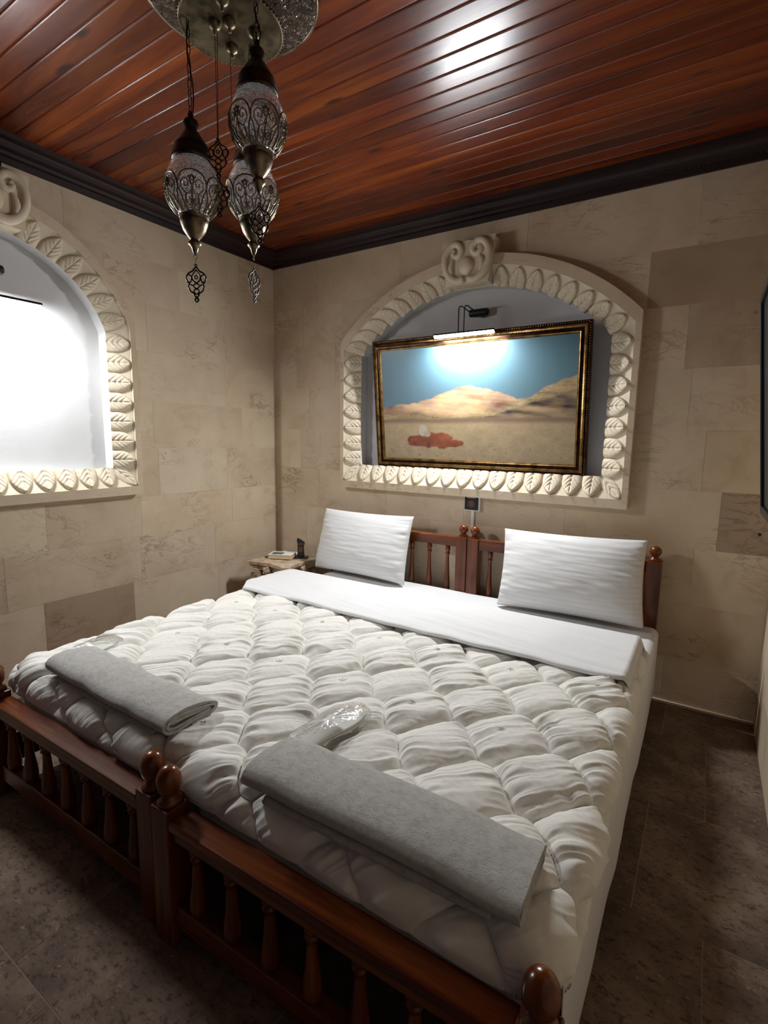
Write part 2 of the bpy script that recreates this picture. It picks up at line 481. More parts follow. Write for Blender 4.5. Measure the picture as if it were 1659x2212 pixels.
# right wall
def W_right(s, z, d): return (WX - d, s, z)
wall_right = wall_base('wall_right', W_right, YR, .25, -.02, 2.6, None, -.0008, -.25, M_MORTAR)
for k in range(len(zc) - 1):
    y = 0; 
    while y > YR + .01:
        y2 = max(YR, y - random.uniform(.45, .75))
        if y2 - YR < .25: y2 = YR
        t = random.uniform(.95, 1.03)
        stone_block(W_right, y2, y, zc[k], zc[k + 1], None, wall_right, (t, t * .99, t * .97), random.uniform(0, .0007)); y = y2

mb = MB(); mb.lathe([(.0, 0), (.007, 0), (.007, .002)], 14, Matrix.Translation((2.938, -.0004, .883)) @ Matrix.Rotation(PI / 2, 4, 'X')); mb.build('anchor_hole', M_BLACK, wall_back)
# floor: grout bed and stone tiles in staggered courses
fb = MB(); fb.box((1.5, YR / 2, -.0508), (3.6, -YR + .5, .10))
floor = struct(fb.build('floor', M_GROUT))
yc = [.0]; y = -.34
while y > YR: yc.append(y); y -= .5
yc.append(YR)
for k in range(len(yc) - 1):
    off = {2: 2.65, 3: 2.82}.get(k, 2.65 if k % 2 == 0 else 2.82)
    xs = sorted(set([0, WX] + [round(off - .62 * i, 3) for i in range(-1, 6) if 0.03 < off - .62 * i < WX - .03]))
    for j in range(len(xs) - 1):
        mb = MB(); g = .0016
        cx, cy = (xs[j] + xs[j + 1]) / 2, (yc[k] + yc[k + 1]) / 2
        mb.box((cx, cy, -.006), (xs[j + 1] - xs[j] - 2 * g, yc[k] - yc[k + 1] - 2 * g, .012))
        mb.build('floor_tile', M_FLOOR, floor)

# ceiling: dark backing and tongue-and-groove planks with rounded edges
cb = MB(); cb.box((1.5, YR / 2, HCEIL + .06), (3.6, -YR + .5, .06))
ceiling = struct(cb.build('ceiling', M_CORN_X))
PW = .0775
ny = int(-YR / PW)
prof = [(0, .012), (.0, .004), (.0015, .0022), (.004, .0006), (.007, 0), (PW - .007, 0), (PW - .004, .0006), (PW - .0015, .0022), (PW - .0006, .004), (PW - .0006, .012)]
pv = []
for x in (0, WX): pv += [(x, p[0], p[1]) for p in prof]
n = len(prof)
pf = [(i, i + 1, n + i + 1, n + i) for i in range(n - 1)] + [tuple(range(n))[::-1], tuple(range(n, 2 * n))]
pme = bpy.data.meshes.new('ceiling_plank'); pme.from_pydata(pv, [], pf); pme.update(); pme.materials.append(M_CEIL)
for k in range(ny):
    o = link('ceiling_plank', pme, M_CEIL, ceiling, False); o.location = (0, -PW * (k + 1) - .003, HCEIL)
    t = random.uniform(.72, 1.12); o.color = (t, t * random.uniform(.88, 1.05), t * random.uniform(.85, 1.05), 1)

# cornices (dark stepped mouldings)
def cornice(name, kind):
    p = [(0, HC), (.014, HC), (.018, HC + .022), (.030, HC + .026), (.034, HC + .038), (.052, HC + .046), (.062, HC + .058), (.066, HC + .066), (.092, HC + .070), (.096, HCEIL + .001), (0, HCEIL + .001)]
    if kind == 'left': p = [(a * 1.15, b) for a, b in p]
    n = len(p); mb = MB()
    if kind == 'back': E = [[(0 + a * 0, -a, b) for a, b in p], [(WX, -a, b) for a, b in p]]
    elif kind == 'left': E = [[(a, 0, b) for a, b in p], [(a, YR, b) for a, b in p]]
    else: E = [[(WX - a, 0, b) for a, b in p], [(WX - a, YR, b) for a, b in p]]
    mb.add(E[0] + E[1], [(i, (i + 1) % n, n + (i + 1) % n, n + i) for i in range(n)] + [tuple(range(n)), tuple(range(n, 2 * n))])
    return struct(mb.build(name, M_CORN_X if kind == 'back' else M_CORN_Y))
trim_back = cornice('trim_1', 'back'); trim_left = cornice('trim_2', 'left'); cornice('trim_3', 'right')
# carved strip of little bosses along the back cornice
mb = MB()
for i in range(170):
    x = .12 + i * .0168
    for q in (0, 1): mb.sphere((x + q * .008, -.024 - q * .002, HC + .0215 + q * .007), (.006, .003, .004), 6, 4)
mb.build('carved_strip', M_CORN_X, trim_back, True, kind='stuff')
# pale bead at the foot of the back wall
mb = MB(); mb.box((WX / 2, -.006, .005), (WX - .004, .012, .010)); bb = struct(mb.build('baseboard_back', M_MORTAR))

# ------------------------------------------------------------------ niche surrounds
def leaf_mesh():
    nx, nyy = 27, 25; mb = MB(); P = np.zeros((nyy, nx, 3))
    for j in range(nyy):
        t = j / (nyy - 1)
        hw = .5 * (1 - max(0, (t - .30) / .70) ** 1.9) ** .80 if t > .30 else .5
        hw = max(hw, .010)
        for i in range(nx):
            u = i / (nx - 1) * 2 - 1
            z = .013 * (1 - abs(u) ** 4.0) * (1 - .10 * t) + .006
            if i in (0, nx - 1): z = -.002
            if j == nyy - 1: z = -.002
            ax = u * hw
            groove = 0
            if t < .9: groove += .0085 * max(0, 1 - abs(ax) / .040) * (1 - t * .55)
            for t0 in (.02, .26, .48):
                dd = abs((t - t0) - abs(ax) * .85 - .6 * ax * ax) / .055
                if abs(ax) > .01 and abs(u) < .86: groove = max(groove, .0070 * max(0, 1 - dd) * (1 - .6 * abs(u)))
            P[j, i] = (ax, t, z - groove if z > 0 else z)
    mb.grid(P)
    return mb.mesh('carved_leaf')
LEAF = leaf_mesh(); LEAF.materials.append(M_CARVED)
LEAF.polygons.foreach_set('use_smooth', [True] * len(LEAF.polygons))

DT = .056; DI = -.006; DBK = -.076
def surround(name, N, W, nb, ns, na):
    o_, l_, i_ = N['out'], N['lip'], N['inn']; n = len(o_)
    mb = MB()
    rings = [[W(*p, -.004) for p in o_], [W(*p, DT) for p in o_], [W(*p, DT) for p in l_], [W(*p, DT - .008) for p in l_], [W(*p, DI) for p in i_]]
    for a in range(2):
        mb.add(rings[a] + rings[a + 1], [(k, (k + 1) % n, n + (k + 1) % n, n + k) for k in range(n)])
    root = struct(mb.build(name, M_WALL))
    mb = MB()
    for a in range(2, len(rings) - 1):
        mb.add(rings[a] + rings[a + 1], [(k, (k + 1) % n, n + (k + 1) % n, n + k) for k in range(n)])
    mb.build('splayed_band', M_CARVED, root)
    # plaster lining: reveal and back
    mb = MB()
    A = [W(*p, DI) for p in i_]; B = [W(*p, DBK) for p in i_]
    mb.add(A + B, [(k, (k + 1) % n, n + (k + 1) % n, n + k) for k in range(n)] + [tuple(range(n, 2 * n))])
    mb.build('niche_lining', M_PLASTER, root)
    def leaf(pi, po, tang, width):
        a = Vector(W(*pi, DI)); b = Vector(W(*po, DT - .008)); ln = (b - a)
        Y = ln.normalized(); t3 = Vector(W(tang[0], tang[1], 0)) - Vector(W(0, 0, 0))
        X = (t3 - Y * t3.dot(Y)).normalized(); Z = X.cross(Y)
        out = Vector(W(0, 0, 1)) - Vector(W(0, 0, 0))
        if Z.dot(out) < 0: X = -X; Z = X.cross(Y)
        lo = link('carved_leaf', LEAF, M_CARVED, root)
        Mx = Matrix.Identity(4)
        for r in range(3):
            Mx[r][0] = X[r] * width; Mx[r][1] = Y[r] * ln.length * .985; Mx[r][2] = Z[r]; Mx[r][3] = a[r]
        lo.matrix_world = Mx
    # bottom run
    bl, br = i_[0], i_[1]; zo = l_[0][1]
    pw = (br[0] - bl[0]) / nb
    for k in range(nb):
        s = bl[0] + pw * (k + .5); leaf((s, bl[1]), (s, zo), (1, 0), pw)
    for q, (pi, po) in enumerate(((i_[0], l_[0]), (i_[1], l_[1]))):          # corner leaves
        leaf(pi, po, (1, 1) if q else (1, -1), .085)
    zs = i_[2][1]; ph = (zs - bl[1]) / ns
    for sgn, si, so in ((1, i_[2][0], l_[2][0]), (-1, i_[-1][0], l_[-1][0])):
        for k in range(ns):
            z = bl[1] + ph * (k + .5); leaf((si, z), (so, z), (0, 1), ph)
    # arch runs up to the keystone
    def arc(path):
        P = np.array(path[2:]); d = np.r_[0, np.cumsum(np.hypot(*np.diff(P, axis=0).T))]; return P, d / d[-1], d[-1]
    PI_, di, Li = arc(i_); PO_, do, Lo = arc(l_)
    ktop = .5 - .135 / Lo
    for k in range(na):
        for side in (0, 1):
            u = (k + .5) / na * ktop; u = u if side == 0 else 1 - u
            pi = (np.interp(u, di, PI_[:, 0]), np.interp(u, di, PI_[:, 1])); po = (np.interp(u, do, PO_[:, 0]), np.interp(u, do, PO_[:, 1]))
            e = .01; tg = (np.interp(u + e, di, PI_[:, 0]) - np.interp(u - e, di, PI_[:, 0]), np.interp(u + e, di, PI_[:, 1]) - np.interp(u - e, di, PI_[:, 1]))
            leaf(pi, po, tg, Li * ktop / na)
    # keystone with paired scrolls and an egg
    c = N['c']; zt = N['out'][2:][len(N['out'][2:]) // 2][1] + .075; zb = zt - .225
    mb = MB()
    pk = [(c - .118, zb), (c + .118, zb), (c + .150, zt), (c + .05, zt), (c + .03, zt - .012), (c - .03, zt - .012), (c - .05, zt), (c - .150, zt)]
    n2 = len(pk); mb.add([W(*p, -.003) for p in pk] + [W(*p, .085) for p in pk], [tuple(range(n2)), tuple(range(n2, 2 * n2))[::-1]] + [(i, (i + 1) % n2, n2 + (i + 1) % n2, n2 + i) for i in range(n2)])
    ks = mb.build('keystone', M_CARVED, root, bevel=.004)
    mb = MB(); dk = [(c + .128 * math.cos(t), zb + .115 + .112 * math.sin(t)) for t in np.linspace(0, 2 * PI, 33)[:-1]]
    mb.add([W(*p, .080) for p in dk] + [W(c + (p[0] - c) * .93, zb + .115 + (p[1] - zb - .115) * .93, .094) for p in dk], [tuple(range(32, 64))] + [(i, (i + 1) % 32, 32 + (i + 1) % 32, 32 + i) for i in range(32)])
    mb.build('round_boss', M_CARVED, ks, .6)
    for sgn in (1, -1):
        mb = MB(); pts = []; rr = []
        # from the bottom centre out and up round the side, curling into an eye at the top
        ctrl = [(.012, .022), (.055, .018), (.095, .045), (.122, .09), (.128, .135), (.118, .175), (.090, .202), (.058, .205), (.036, .185), (.034, .160), (.052, .143), (.074, .150), (.079, .168), (.066, .178)]
        for q in range(len(ctrl) - 1):
            p0 = ctrl[max(q - 1, 0)]; p1 = ctrl[q]; p2 = ctrl[q + 1]; p3 = ctrl[min(q + 2, len(ctrl) - 1)]
            for t in (0, .25, .5, .75):
                h = [(.5 * ((2 * p1[i]) + (-p0[i] + p2[i]) * t + (2 * p0[i] - 5 * p1[i] + 4 * p2[i] - p3[i]) * t * t + (-p0[i] + 3 * p1[i] - 3 * p2[i] + p3[i]) * t ** 3)) for i in (0, 1)]
                pts.append(W(c + sgn * h[0], zb + h[1], .094)); rr.append(.021 if q < 7 else .021 - .0012 * (q - 6))
        mb.tube(pts, rr, 8); mb.build('scroll', M_CARVED, ks, True)
        mb = MB(); pts = [W(c + sgn * (.062 + .028 * math.sin(a)), zb + .085 - .052 * math.cos(a), .096) for a in np.linspace(.15, 2.9, 12)]
        mb.tube(pts, [.004 + .013 * math.sin(PI * k / 11) for k in range(12)], 8); mb.build('crescent', M_CARVED, ks, True)
    mb = MB(); mb.sphere((0, 0, 0), 1, 18, 12)
    mb.v = [W(c + p[0] * .042, zb + .088 + p[2] * .048, .096 + p[1] * .028) for p in mb.v]
    mb.build('egg_boss', M_CARVED, ks, True)
    return root
surround('trim_4', NB, W_back, 15, 7, 8)
surround('trim_5', NL, W_left, 10, 7, 6)

# ------------------------------------------------------------------ framed painting (generic desert plain), leaning out at the top
PW_, PH_ = 1.29, .775
TILT = math.radians(6.6)
painting = empty('framed_painting', (1.5385, .030, 1.0985)); painting.rotation_euler = (TILT, 0, 0)
tag(painting, 'desert landscape painting in a dark gilt frame standing in the arched niche', 'painting')
def sweep_rect(profile, w, h):
    """profile: list of (inset, depth toward the viewer = -y); swept round a w x h rectangle with mitred corners; origin bottom centre"""
    mb = MB(); m = len(profile); v = []
    for (sx, sz) in ((-1, 0), (1, 0), (1, 1), (-1, 1)):
        for ins, dep in profile:
            v.append((sx * (w / 2 - ins), -dep, ins if sz == 0 else h - ins))
    f = []
    for k in range(4):
        k2 = (k + 1) % 4
        for i in range(m - 1): f.append((k * m + i, k2 * m + i, k2 * m + i + 1, k * m + i + 1))
    return mb.add(v, f)
sweep_rect([(0, -.028), (0, .002), (.004, .006), (.012, .006), (.014, .002)], PW_, PH_).build('outer_moulding', M_DKFRAME, painting)
# ribbed cove
rib = MB()
def rib_side(p0, p1, inward, L):
    nseg = int(L / .0075)
    prof2 = [(.014, .002), (.017, .012), (.024, .017), (.031, .014), (.034, .006)]
    P = np.zeros((nseg * 2 + 1, len(prof2), 3))
    for k in range(nseg * 2 + 1):
        t = k / (nseg * 2)
        for q, (ins, dep) in enumerate(prof2):
            # mitre: shorten with inset
            tt = (ins + t * (L - 2 * ins)) / L
            x = p0[0] + (p1[0] - p0[0]) * tt + inward[0] * ins; z = p0[1] + (p1[1] - p0[1]) * tt + inward[1] * ins
            P[k, q] = (x, -(dep + (.0022 if (k % 2 and 0 < q < 4) else 0)), z)
    rib.grid(P)
rib_side((-PW_ / 2, 0), (PW_ / 2, 0), (0, 1), PW_); rib_side((PW_ / 2, 0), (PW_ / 2, PH_), (-1, 0), PH_)
rib_side((PW_ / 2, PH_), (-PW_ / 2, PH_), (0, -1), PW_); rib_side((-PW_ / 2, PH_), (-PW_ / 2, 0), (1, 0), PH_)
rib.build('ribbed_band', M_GOLD, painting)
sweep_rect([(.034, .006), (.036, .003), (.046, .003), (.048, .008)], PW_, PH_).build('dark_channel', M_DKFRAME, painting)
sweep_rect([(.048, .008), (.051, .010), (.054, .008), (.055, .004), (.058, .004), (.060, -.002), (.063, -.004)], PW_, PH_).build('inner_lip', M_GOLD, painting)
bd = MB()
def beads(p0, p1, L):
    nb = int(L / .0125)
    for k in range(nb):
        t = (k + .5) / nb; bd.sphere((p0[0] + (p1[0] - p0[0]) * t, -.007, p0[1] + (p1[1] - p0[1]) * t), (.0042, .004, .0042), 6, 4)
i0 = .008
beads((-PW_ / 2 + i0, i0), (PW_ / 2 - i0, i0), PW_); beads((PW_ / 2 - i0, i0), (PW_ / 2 - i0, PH_ - i0), PH_)
beads((PW_ / 2 - i0, PH_ - i0), (-PW_ / 2 + i0, PH_ - i0), PW_); beads((-PW_ / 2 + i0, PH_ - i0), (-PW_ / 2 + i0, i0), PH_)
bd.build('bead_row', M_GOLD, painting, True, kind='stuff')
mb = MB(); mb.box((0, .016, PH_ / 2), (PW_ - .01, .012, PH_ - .01)); mb.build('backing_board', M_DKFRAME, painting)
def make_canvas():
    cw, ch = PW_ - .118, PH_ - .118; nx, nz = 340, 200
    u = np.linspace(0, 1, nx); vv = np.linspace(0, 1, nz); U, V = np.meshgrid(u, vv, indexing='ij')
    P = np.stack([(U - .5) * cw, np.full_like(U, .002), .059 + V * ch], -1)
    sky = np.stack([.080 - .020 * U + .03 * (1 - V), .165 - .02 * U + .01 * (1 - V), .215 - .03 * U], -1)
    C = sky.copy()
    def put(mask, c, soft=None):
        m = np.clip(mask, 0, 1)[..., None]; C[:] = C * (1 - m) + np.asarray(c) * m
    def edge(hgt, soft=.006): return np.clip((hgt - V) / soft + .5, 0, 1)
    f1 = fbm(U * 9, U * 0 + 3, 11, 4); f2 = fbm(U * 14, U * 0 + 8, 23, 4)
    tex = fbm(U * 26, V * 20, 5, 4); streak = fbm(U * 5 + V * 22, V * 4 - U * 6, 9, 4); fine = fbm(U * 90, V * 130, 3, 3)
    # far ridges: broad flat-topped hills of generic shape
    r0 = .47 + .10 * np.exp(-((U - .30) / .10) ** 2) + .05 * f1
    put(edge(r0, .02), np.array([.26, .17, .135]) * 1.0)
    r1 = .50 + .13 * np.clip(1 - np.abs(U - .47) / .26, 0, 1) ** .7 + .035 * f2 + .04 * U
    c1 = np.stack([.40 + .34 * streak + .10 * tex, .255 + .26 * streak + .08 * tex, .145 + .15 * streak], -1)
    put(edge(r1 * (U > -1), .012) * (U > .0), c1)
    r2 = .42 + .05 * f1 + .30 * np.clip((U - .62) / .38, 0, 1) ** 1.15
    c2 = np.stack([.36 + .30 * streak + .05 * tex, .26 + .22 * streak, .13 + .11 * streak], -1)
    put(edge(r2, .012), c2 + .10 * fine[..., None])
    cliff = .36 + .24 * np.clip((U - .55) / .45, 0, 1) + .03 * f2
    strat = vnoise(U * 3, V * 42 + U * 6, 41); c3 = np.stack([.20 + .26 * streak + .10 * tex + .16 * strat, .135 + .18 * streak + .07 * tex + .12 * strat, .075 + .10 * streak + .06 * strat], -1)
    put(edge(cliff, .02) * np.clip((U - .34) * 6, 0, 1), c3)
    put(edge(.375 + .02 * f2, .02), (.19, .125, .075))
    g = np.stack([.36 - .10 * (.33 - V) + .06 * tex + .05 * fine, .265 - .05 * (.33 - V) + .045 * tex + .04 * fine, .15 + .025 * tex + .02 * fine], -1)
    put(edge(.335 + .008 * f1, .03), g)
    put(np.clip((vnoise(U * 70, V * 60, 31) - .36) * 9, 0, .6) * (V < .14), (.10, .07, .05))
    # a low heap of rust-red rocks on the sand, with a pale boulder on top
    def blob(cx, cz, rx, rz, c, s=.25):
        d = ((U - cx) / rx) ** 2 + ((V - cz) / rz) ** 2 + .5 * tex
        put(np.clip((1 - d) / s, 0, 1), c)
    blob(.30, .135, .16, .020, (.12, .085, .05))
    rust = np.stack([.22 + .16 * tex, .055 + .05 * tex, .022 + .02 * tex], -1)
    for a in ((.20, .17, .055, .055), (.275, .185, .07, .075), (.345, .18, .075, .08), (.41, .155, .06, .035)): blob(*a, rust)
    blob(.238, .265, .026, .055, (.40, .345, .27), .35); blob(.262, .235, .022, .030, (.34, .28, .21), .35)
    C = np.clip(C, .003, 1)
    o = gridmesh('canvas', P, M_PAINT, painting)
    at = o.data.color_attributes.new('paint', 'FLOAT_COLOR', 'POINT')
    at.data.foreach_set('color', np.concatenate([C, np.ones((nx, nz, 1))], -1).astype(np.float32).reshape(-1))
make_canvas()

# ------------------------------------------------------------------ picture lights
def picture_light(name, label, W, sc_s, depth, zl_, face, radiance, wall_d):
    """bar of LEDs on two thin rods from a wall bracket; face = tilt of the LEDs from straight down toward the wall"""
    root = empty(name, W(sc_s, zl_ + .145, wall_d)); tag(root, label, 'picture light', 'picture lights')
    inv = root.location.copy()
    def L(p): return tuple(Vector(p) - inv)
    mb = MB(); pts = [L(W(sc_s - .055 + .115 * t, zl_ + .145, wall_d + .032)) for t in (0, .04, .1, .2, .3, .8, .95, 1)]
    mb.tube(pts, [.008, .019, .022, .0215, .022, .022, .021, .014], 12)
    mb.tube([L(W(sc_s + .02, zl_ + .145, wall_d)), L(W(sc_s + .02, zl_ + .145, wall_d + .03))], .024, 12)
    mb.build('wall_bracket', M_DKMETAL, root, .7)
    for q in (-.045, -.012):
        mb = MB(); s = sc_s + q
        ctrl = [(wall_d + .04, zl_ + .15), (depth - .035, zl_ + .158), (depth - .008, zl_ + .150), (depth, zl_ + .13), (depth, zl_ + .012)]
        mb.tube([L(W(s, z, d)) for d, z in ctrl], .0032, 8); mb.build('rod', M_DKMETAL, root, True)
    hl_ = .178; mb = MB()
    prof = [(-.013, .006), (-.011, .013), (.011, .013), (.013, .006), (.013, .0), (-.013, .0)]
    ca, sa = math.cos(face), math.sin(face)
    def R2(a, b): return (a * ca + b * sa, -a * sa + b * ca)    # a toward the room, b up; face>0 turns the opening toward the wall
    ends = []
    for s in (-hl_, hl_):
        for a, b in prof:
            a2, b2 = R2(a, b); ends.append(L(W(sc_s - .015 + s, zl_ + b2, depth + a2)))
    n = len(prof)
    mb.add(ends, [(i, (i + 1) % n, n + (i + 1) % n, n + i) for i in range(n)] + [tuple(range(n)), tuple(range(n, 2 * n))])
    bar = mb.build('lamp_bar', M_DKMETAL, root)
    mb = MB(); v = []
    for s in (-hl_ + .006, hl_ - .006):
        for k in range(7):
            t = PI * k / 6; a, b = .0105 * math.cos(t), -.0065 * math.sin(t) - .0004
            a2, b2 = R2(a, b); v.append(L(W(sc_s - .015 + s, zl_ + b2, depth + a2)))
    mb.add(v, [(i, i + 1, 8 + i, 7 + i) for i in range(6)] + [tuple(range(7)), tuple(range(7, 14))])
    mb.build('led_strip', mat_emit('led ' + name, LED_COL, radiance), bar)
    return root
picture_light('picture_light', 'black picture light with a lit tube mounted above the framed painting', W_back, 1.545, .120, 1.845, math.radians(-30), LED_BACK, DBK)
picture_light('picture_light', 'black picture light shining down the blank white back of the empty niche', W_left, -1.715, .055, 1.855, math.radians(-14), LED_LEFT, DBK)

lc = MB(); lc.tube([(.006, -1.652, 2.444), (.008, -1.654, 2.40), (.010, -1.658, 2.36), (.05, -1.68, 2.33)], .004, 6)
o = lc.build('power_cable', M_BLACK, None, True); tag(o, 'short dark cable running from the cornice to the carved keystone', 'cable')

# ------------------------------------------------------------------ wall socket
sk = empty('wall_socket', (1.580, 0, .915)); tag(sk, 'black power socket in a white surround on the wall above the headboards', 'socket')
mb = MB(); mb.box((0, -.010, 0), (.098, .020, .092)); mb.build('surround_box', M_WHITEPL, sk, bevel=.003)
mb = MB(); mb.box((-.002, -.0225, 0), (.084, .005, .080)); pl = mb.build('face_plate', M_BLACK, sk, bevel=.002)
mb = MB(); mb.lathe([(.023, -.0002), (.023, .0015), (.020, .0015), (.019, -.0001)], 20, Matrix.Translation((-.002, -.0252, -.004)) @ Matrix.Rotation(PI / 2, 4, 'X')); mb.build('socket_ring', M_CHOC, pl)
mb = MB(); mb.box((-.002, -.0255, .031), (.052, .0012, .0025)); mb.build('trim_line', M_WHITEPL, pl)
mb = MB(); mb.box((.002, -.005, -.17), (.017, .010, .25)); mb.build('cable_trunking', M_WHITEPL, sk)

# ------------------------------------------------------------------ television on the right wall, tipped down
tv = empty('television', (2.905, -.50, 1.035)); tv.rotation_euler = (0, -math.radians(5.6), 0)
tag(tv, 'flat black television tipped forward on the side wall near the bed', 'television')
mb = MB(); mb.box((.022, -.53, .375), (.044, 1.06, .75)); mb.build('casing', M_SILVER, tv, bevel=.006)
mb = MB(); mb.box((-.001, -.53, .38), (.004, 1.02, .70)); mb.build('screen', M_SCREEN, tv)
for nm, c, d in (('bezel', (-.006, -.011, .375), (.014, .022, .75)), ('bezel', (-.006, -1.049, .375), (.014, .022, .75)), ('bezel', (-.006, -.53, .739), (.014, 1.016, .022)), ('bezel', (-.006, -.53, .013), (.014, 1.016, .026))):
    mb = MB(); mb.box(c, d); mb.build(nm, M_BLACK, tv, bevel=.003)
mb = MB(); mb.box((.075, -.53, .38), (.07, .10, .22)); mb.build('wall_mount', M_BLACK, tv)

# ------------------------------------------------------------------ beds
def spindle_mesh(h, name):
    p = [(.0, 0), (.012, 0), (.016, .02), (.0175, .12), (.0165, .25), (.012, .48), (.0095, .72), (.009, .80), (.0135, .815), (.0135, .835), (.010, .85), (.0125, .88), (.0145, .92), (.0145, 1.0)]
    mb = MB(); mb.lathe([(r, z * h) for r, z in p], 14); me = mb.mesh(name)
    me.polygons.foreach_set('use_smooth', [True] * len(me.polygons)); me.materials.append(M_BED_Z); return me
SP_HEAD = spindle_mesh(.29, 'spindle'); SP_FOOT = spindle_mesh(.225, 'spindle')
PWD = .066
def ball_finial(mb, r, z): 
    mb.lathe([(.0, 0), (.026, 0), (.028, .004), (.024, .009), (.016, .013), (.0155, .019)] + [(r * math.sin(t), .017 + r - r * math.cos(t)) for t in np.linspace(.52, PI, 12)], 20, Matrix.Translation((0, 0, z)))
def egg_finial(mb, z):
    mb.lathe([(.0, 0), (.028, 0), (.031, .005), (.029, .011), (.020, .015), (.019, .021)] + [(.0305 * math.sin(t) ** .9, .057 - .040 * math.cos(t)) for t in np.linspace(.55, PI - .001, 14)], 24, Matrix.Translation((0, 0, z)))
def bed(name, label, loc, rz):
    root = empty(name, loc, rz); tag(root, label, 'bed')
    Wc = .91; Ln = 1.99      # between post centres; local origin = head, at the middle
    for sx in (-1, 1):
        x = sx * Wc / 2
        mb = MB(); mb.box((x, 0, .362), (PWD, PWD, .724)); p = mb.build('head_post', M_BED_Z, root, bevel=.004)
        mb = MB(); ball_finial(mb, .0265, 0); mb.v = [(a + x, b, c + .724) for a, b, c in mb.v]; mb.build('ball_finial', M_BED_Z, p, True)
        mb = MB(); mb.box((x, -Ln, .187), (PWD, PWD, .374)); p = mb.build('foot_post', M_BED_Z, root, bevel=.004)
        mb = MB(); egg_finial(mb, 0); mb.v = [(a + x, b - Ln, c + .374) for a, b, c in mb.v]; mb.build('egg_finial', M_BED_Z, p, True)
        mb = MB(); mb.box((sx * (Wc / 2 - .005), -Ln / 2, .145), (.028, Ln - PWD, .11)); mb.build('side_rail', M_BED_Y, root, bevel=.003)
    wi = Wc - PWD
    mb = MB(); mb.box((0, 0, .692), (wi, .052, .058)); mb.build('head_top_rail', M_BED_X, root, bevel=.004)
    mb = MB(); mb.box((0, 0, .345), (wi, .040, .06)); mb.build('head_lower_rail', M_BED_X, root, bevel=.003)
    mb = MB(); mb.box((0, -Ln, .340), (wi, .064, .026)); mb.build('foot_cap_rail', M_BED_X, root, bevel=.005)
    mb = MB(); mb.box((0, -Ln - .004, .312), (wi, .036, .030)); mb.build('foot_top_rail', M_BED_X, root, bevel=.002)
    mb = MB(); mb.box((0, -Ln, .085), (wi, .040, .060)); mb.build('foot_lower_rail', M_BED_X, root, bevel=.003)
    for k in range(7):
        x = (k - 3) * .1195
        o = link('spindle', SP_HEAD, None, root); o.location = (x, 0, .373)
        o = link('spindle', SP_FOOT, None, root); o.location = (x, -Ln, .113); o.scale = (1.25, 1.25, .82)
    for k in range(9):
        mb = MB(); mb.box((0, -.14 - k * .21, .192), (Wc - .04, .075, .016)); mb.build('bed_slat', M_BED_X, root)
    return root
bedR = bed('single_bed', 'varnished wooden single bed frame standing farther from the nightstand', (2.090, -.08, 0), math.radians(.95))
bedL = bed('single_bed', 'varnished wooden single bed frame beside the stone nightstand', (1.105, -.08, 0), math.radians(.66))
def soft_box(mb, c, d, r=.03, n=3):
    """box with rounded edges"""
    x, y, z = d[0] / 2, d[1] / 2, d[2] / 2; P = []
    N = 6
    def ring(z_, ins):
        pts = []
        for (sx, sy, a0) in ((1, 1, 0), (-1, 1, PI / 2), (-1, -1, PI), (1, -1, 1.5 * PI)):
            for k in range(N + 1):
                a = a0 + PI / 2 * k / N; R_ = r * 1.4
                pts.append((c[0] + sx * (x - R_) + (R_ - ins) * math.cos(a), c[1] + sy * (y - R_) + (R_ - ins) * math.sin(a), c[2] + z_))
        return pts
    lv = [(-z, r)] + [(-z + r - r * math.cos(t), r - r * math.sin(t)) for t in np.linspace(.3, PI / 2, 4)] + [(z - r + r * math.sin(t), r - r * math.cos(t)) for t in np.linspace(0, PI / 2 - .3, 4)] + [(z, r)]
    rings = [ring(a, b) for a, b in lv]; m = len(rings[0])
    for q in rings: P += q
    f = [(i * m + k, i * m + (k + 1) % m, (i + 1) * m + (k + 1) % m, (i + 1) * m + k) for i in range(len(rings) - 1) for k in range(m)]
    f += [tuple(range(m))[::-1], tuple((len(rings) - 1) * m + k for k in range(m))]
    return mb.add(P, f)
for nm, x, y, rz, lab in (('mattress', 2.102, -1.05, .95, 'pale mattress on the bed frame farther from the nightstand'), ('mattress', 1.116, -1.05, .66, 'pale mattress on the bed frame beside the nightstand')):
    mb = MB(); soft_box(mb, (0, 0, 0), (.93, 1.90, .198), .035); o = mb.build(nm, M_MATT, None, .9)
    o.location = (x, y, .2995); o.rotation_euler = (0, 0, math.radians(rz)); tag(o, lab, 'mattress')

# fitted / hanging sheet: covers the tops and hangs down the open side
def make_sheet():
    ys = np.linspace(-.115, -1.985, 150)
    prof = []   # (x offset from right edge, z)
    top = np.linspace(.70, 2.555, 70)
    P = []
    for y in ys:
        row = []
        for x in top: row.append((x, y, .4040 + .003 * float(vnoise(x * 5, y * 5, 3))))
        dr = .010 * (-y - .1) / 1.9
        fold = float(vnoise(y * 9, 1.0, 6)); fold2 = float(vnoise(y * 3.2, 4.0, 9))
        for k in range(1, 9):
            a = PI / 2 * k / 8; row.append((2.555 + .036 * math.sin(a) + dr * .5, y, .4040 - .036 * (1 - math.cos(a))))
        hem = .085 + .02 * fold2
        for k in range(1, 22):
            t = k / 21
            row.append((2.591 + dr * .5 + dr * .5 * t + .006 * fold * t + .006 * fold2 * t, y, .368 + (hem - .368) * t))
        P.append(row)
    o = gridmesh('bed_sheet', np.array(P), M_SHEET)
    s = o.modifiers.new('thick', 'SOLIDIFY'); s.thickness = .0015; s.offset = 1
    tag(o, 'plain white bed sheet hanging down the open side of the bed', 'sheet')
make_sheet()

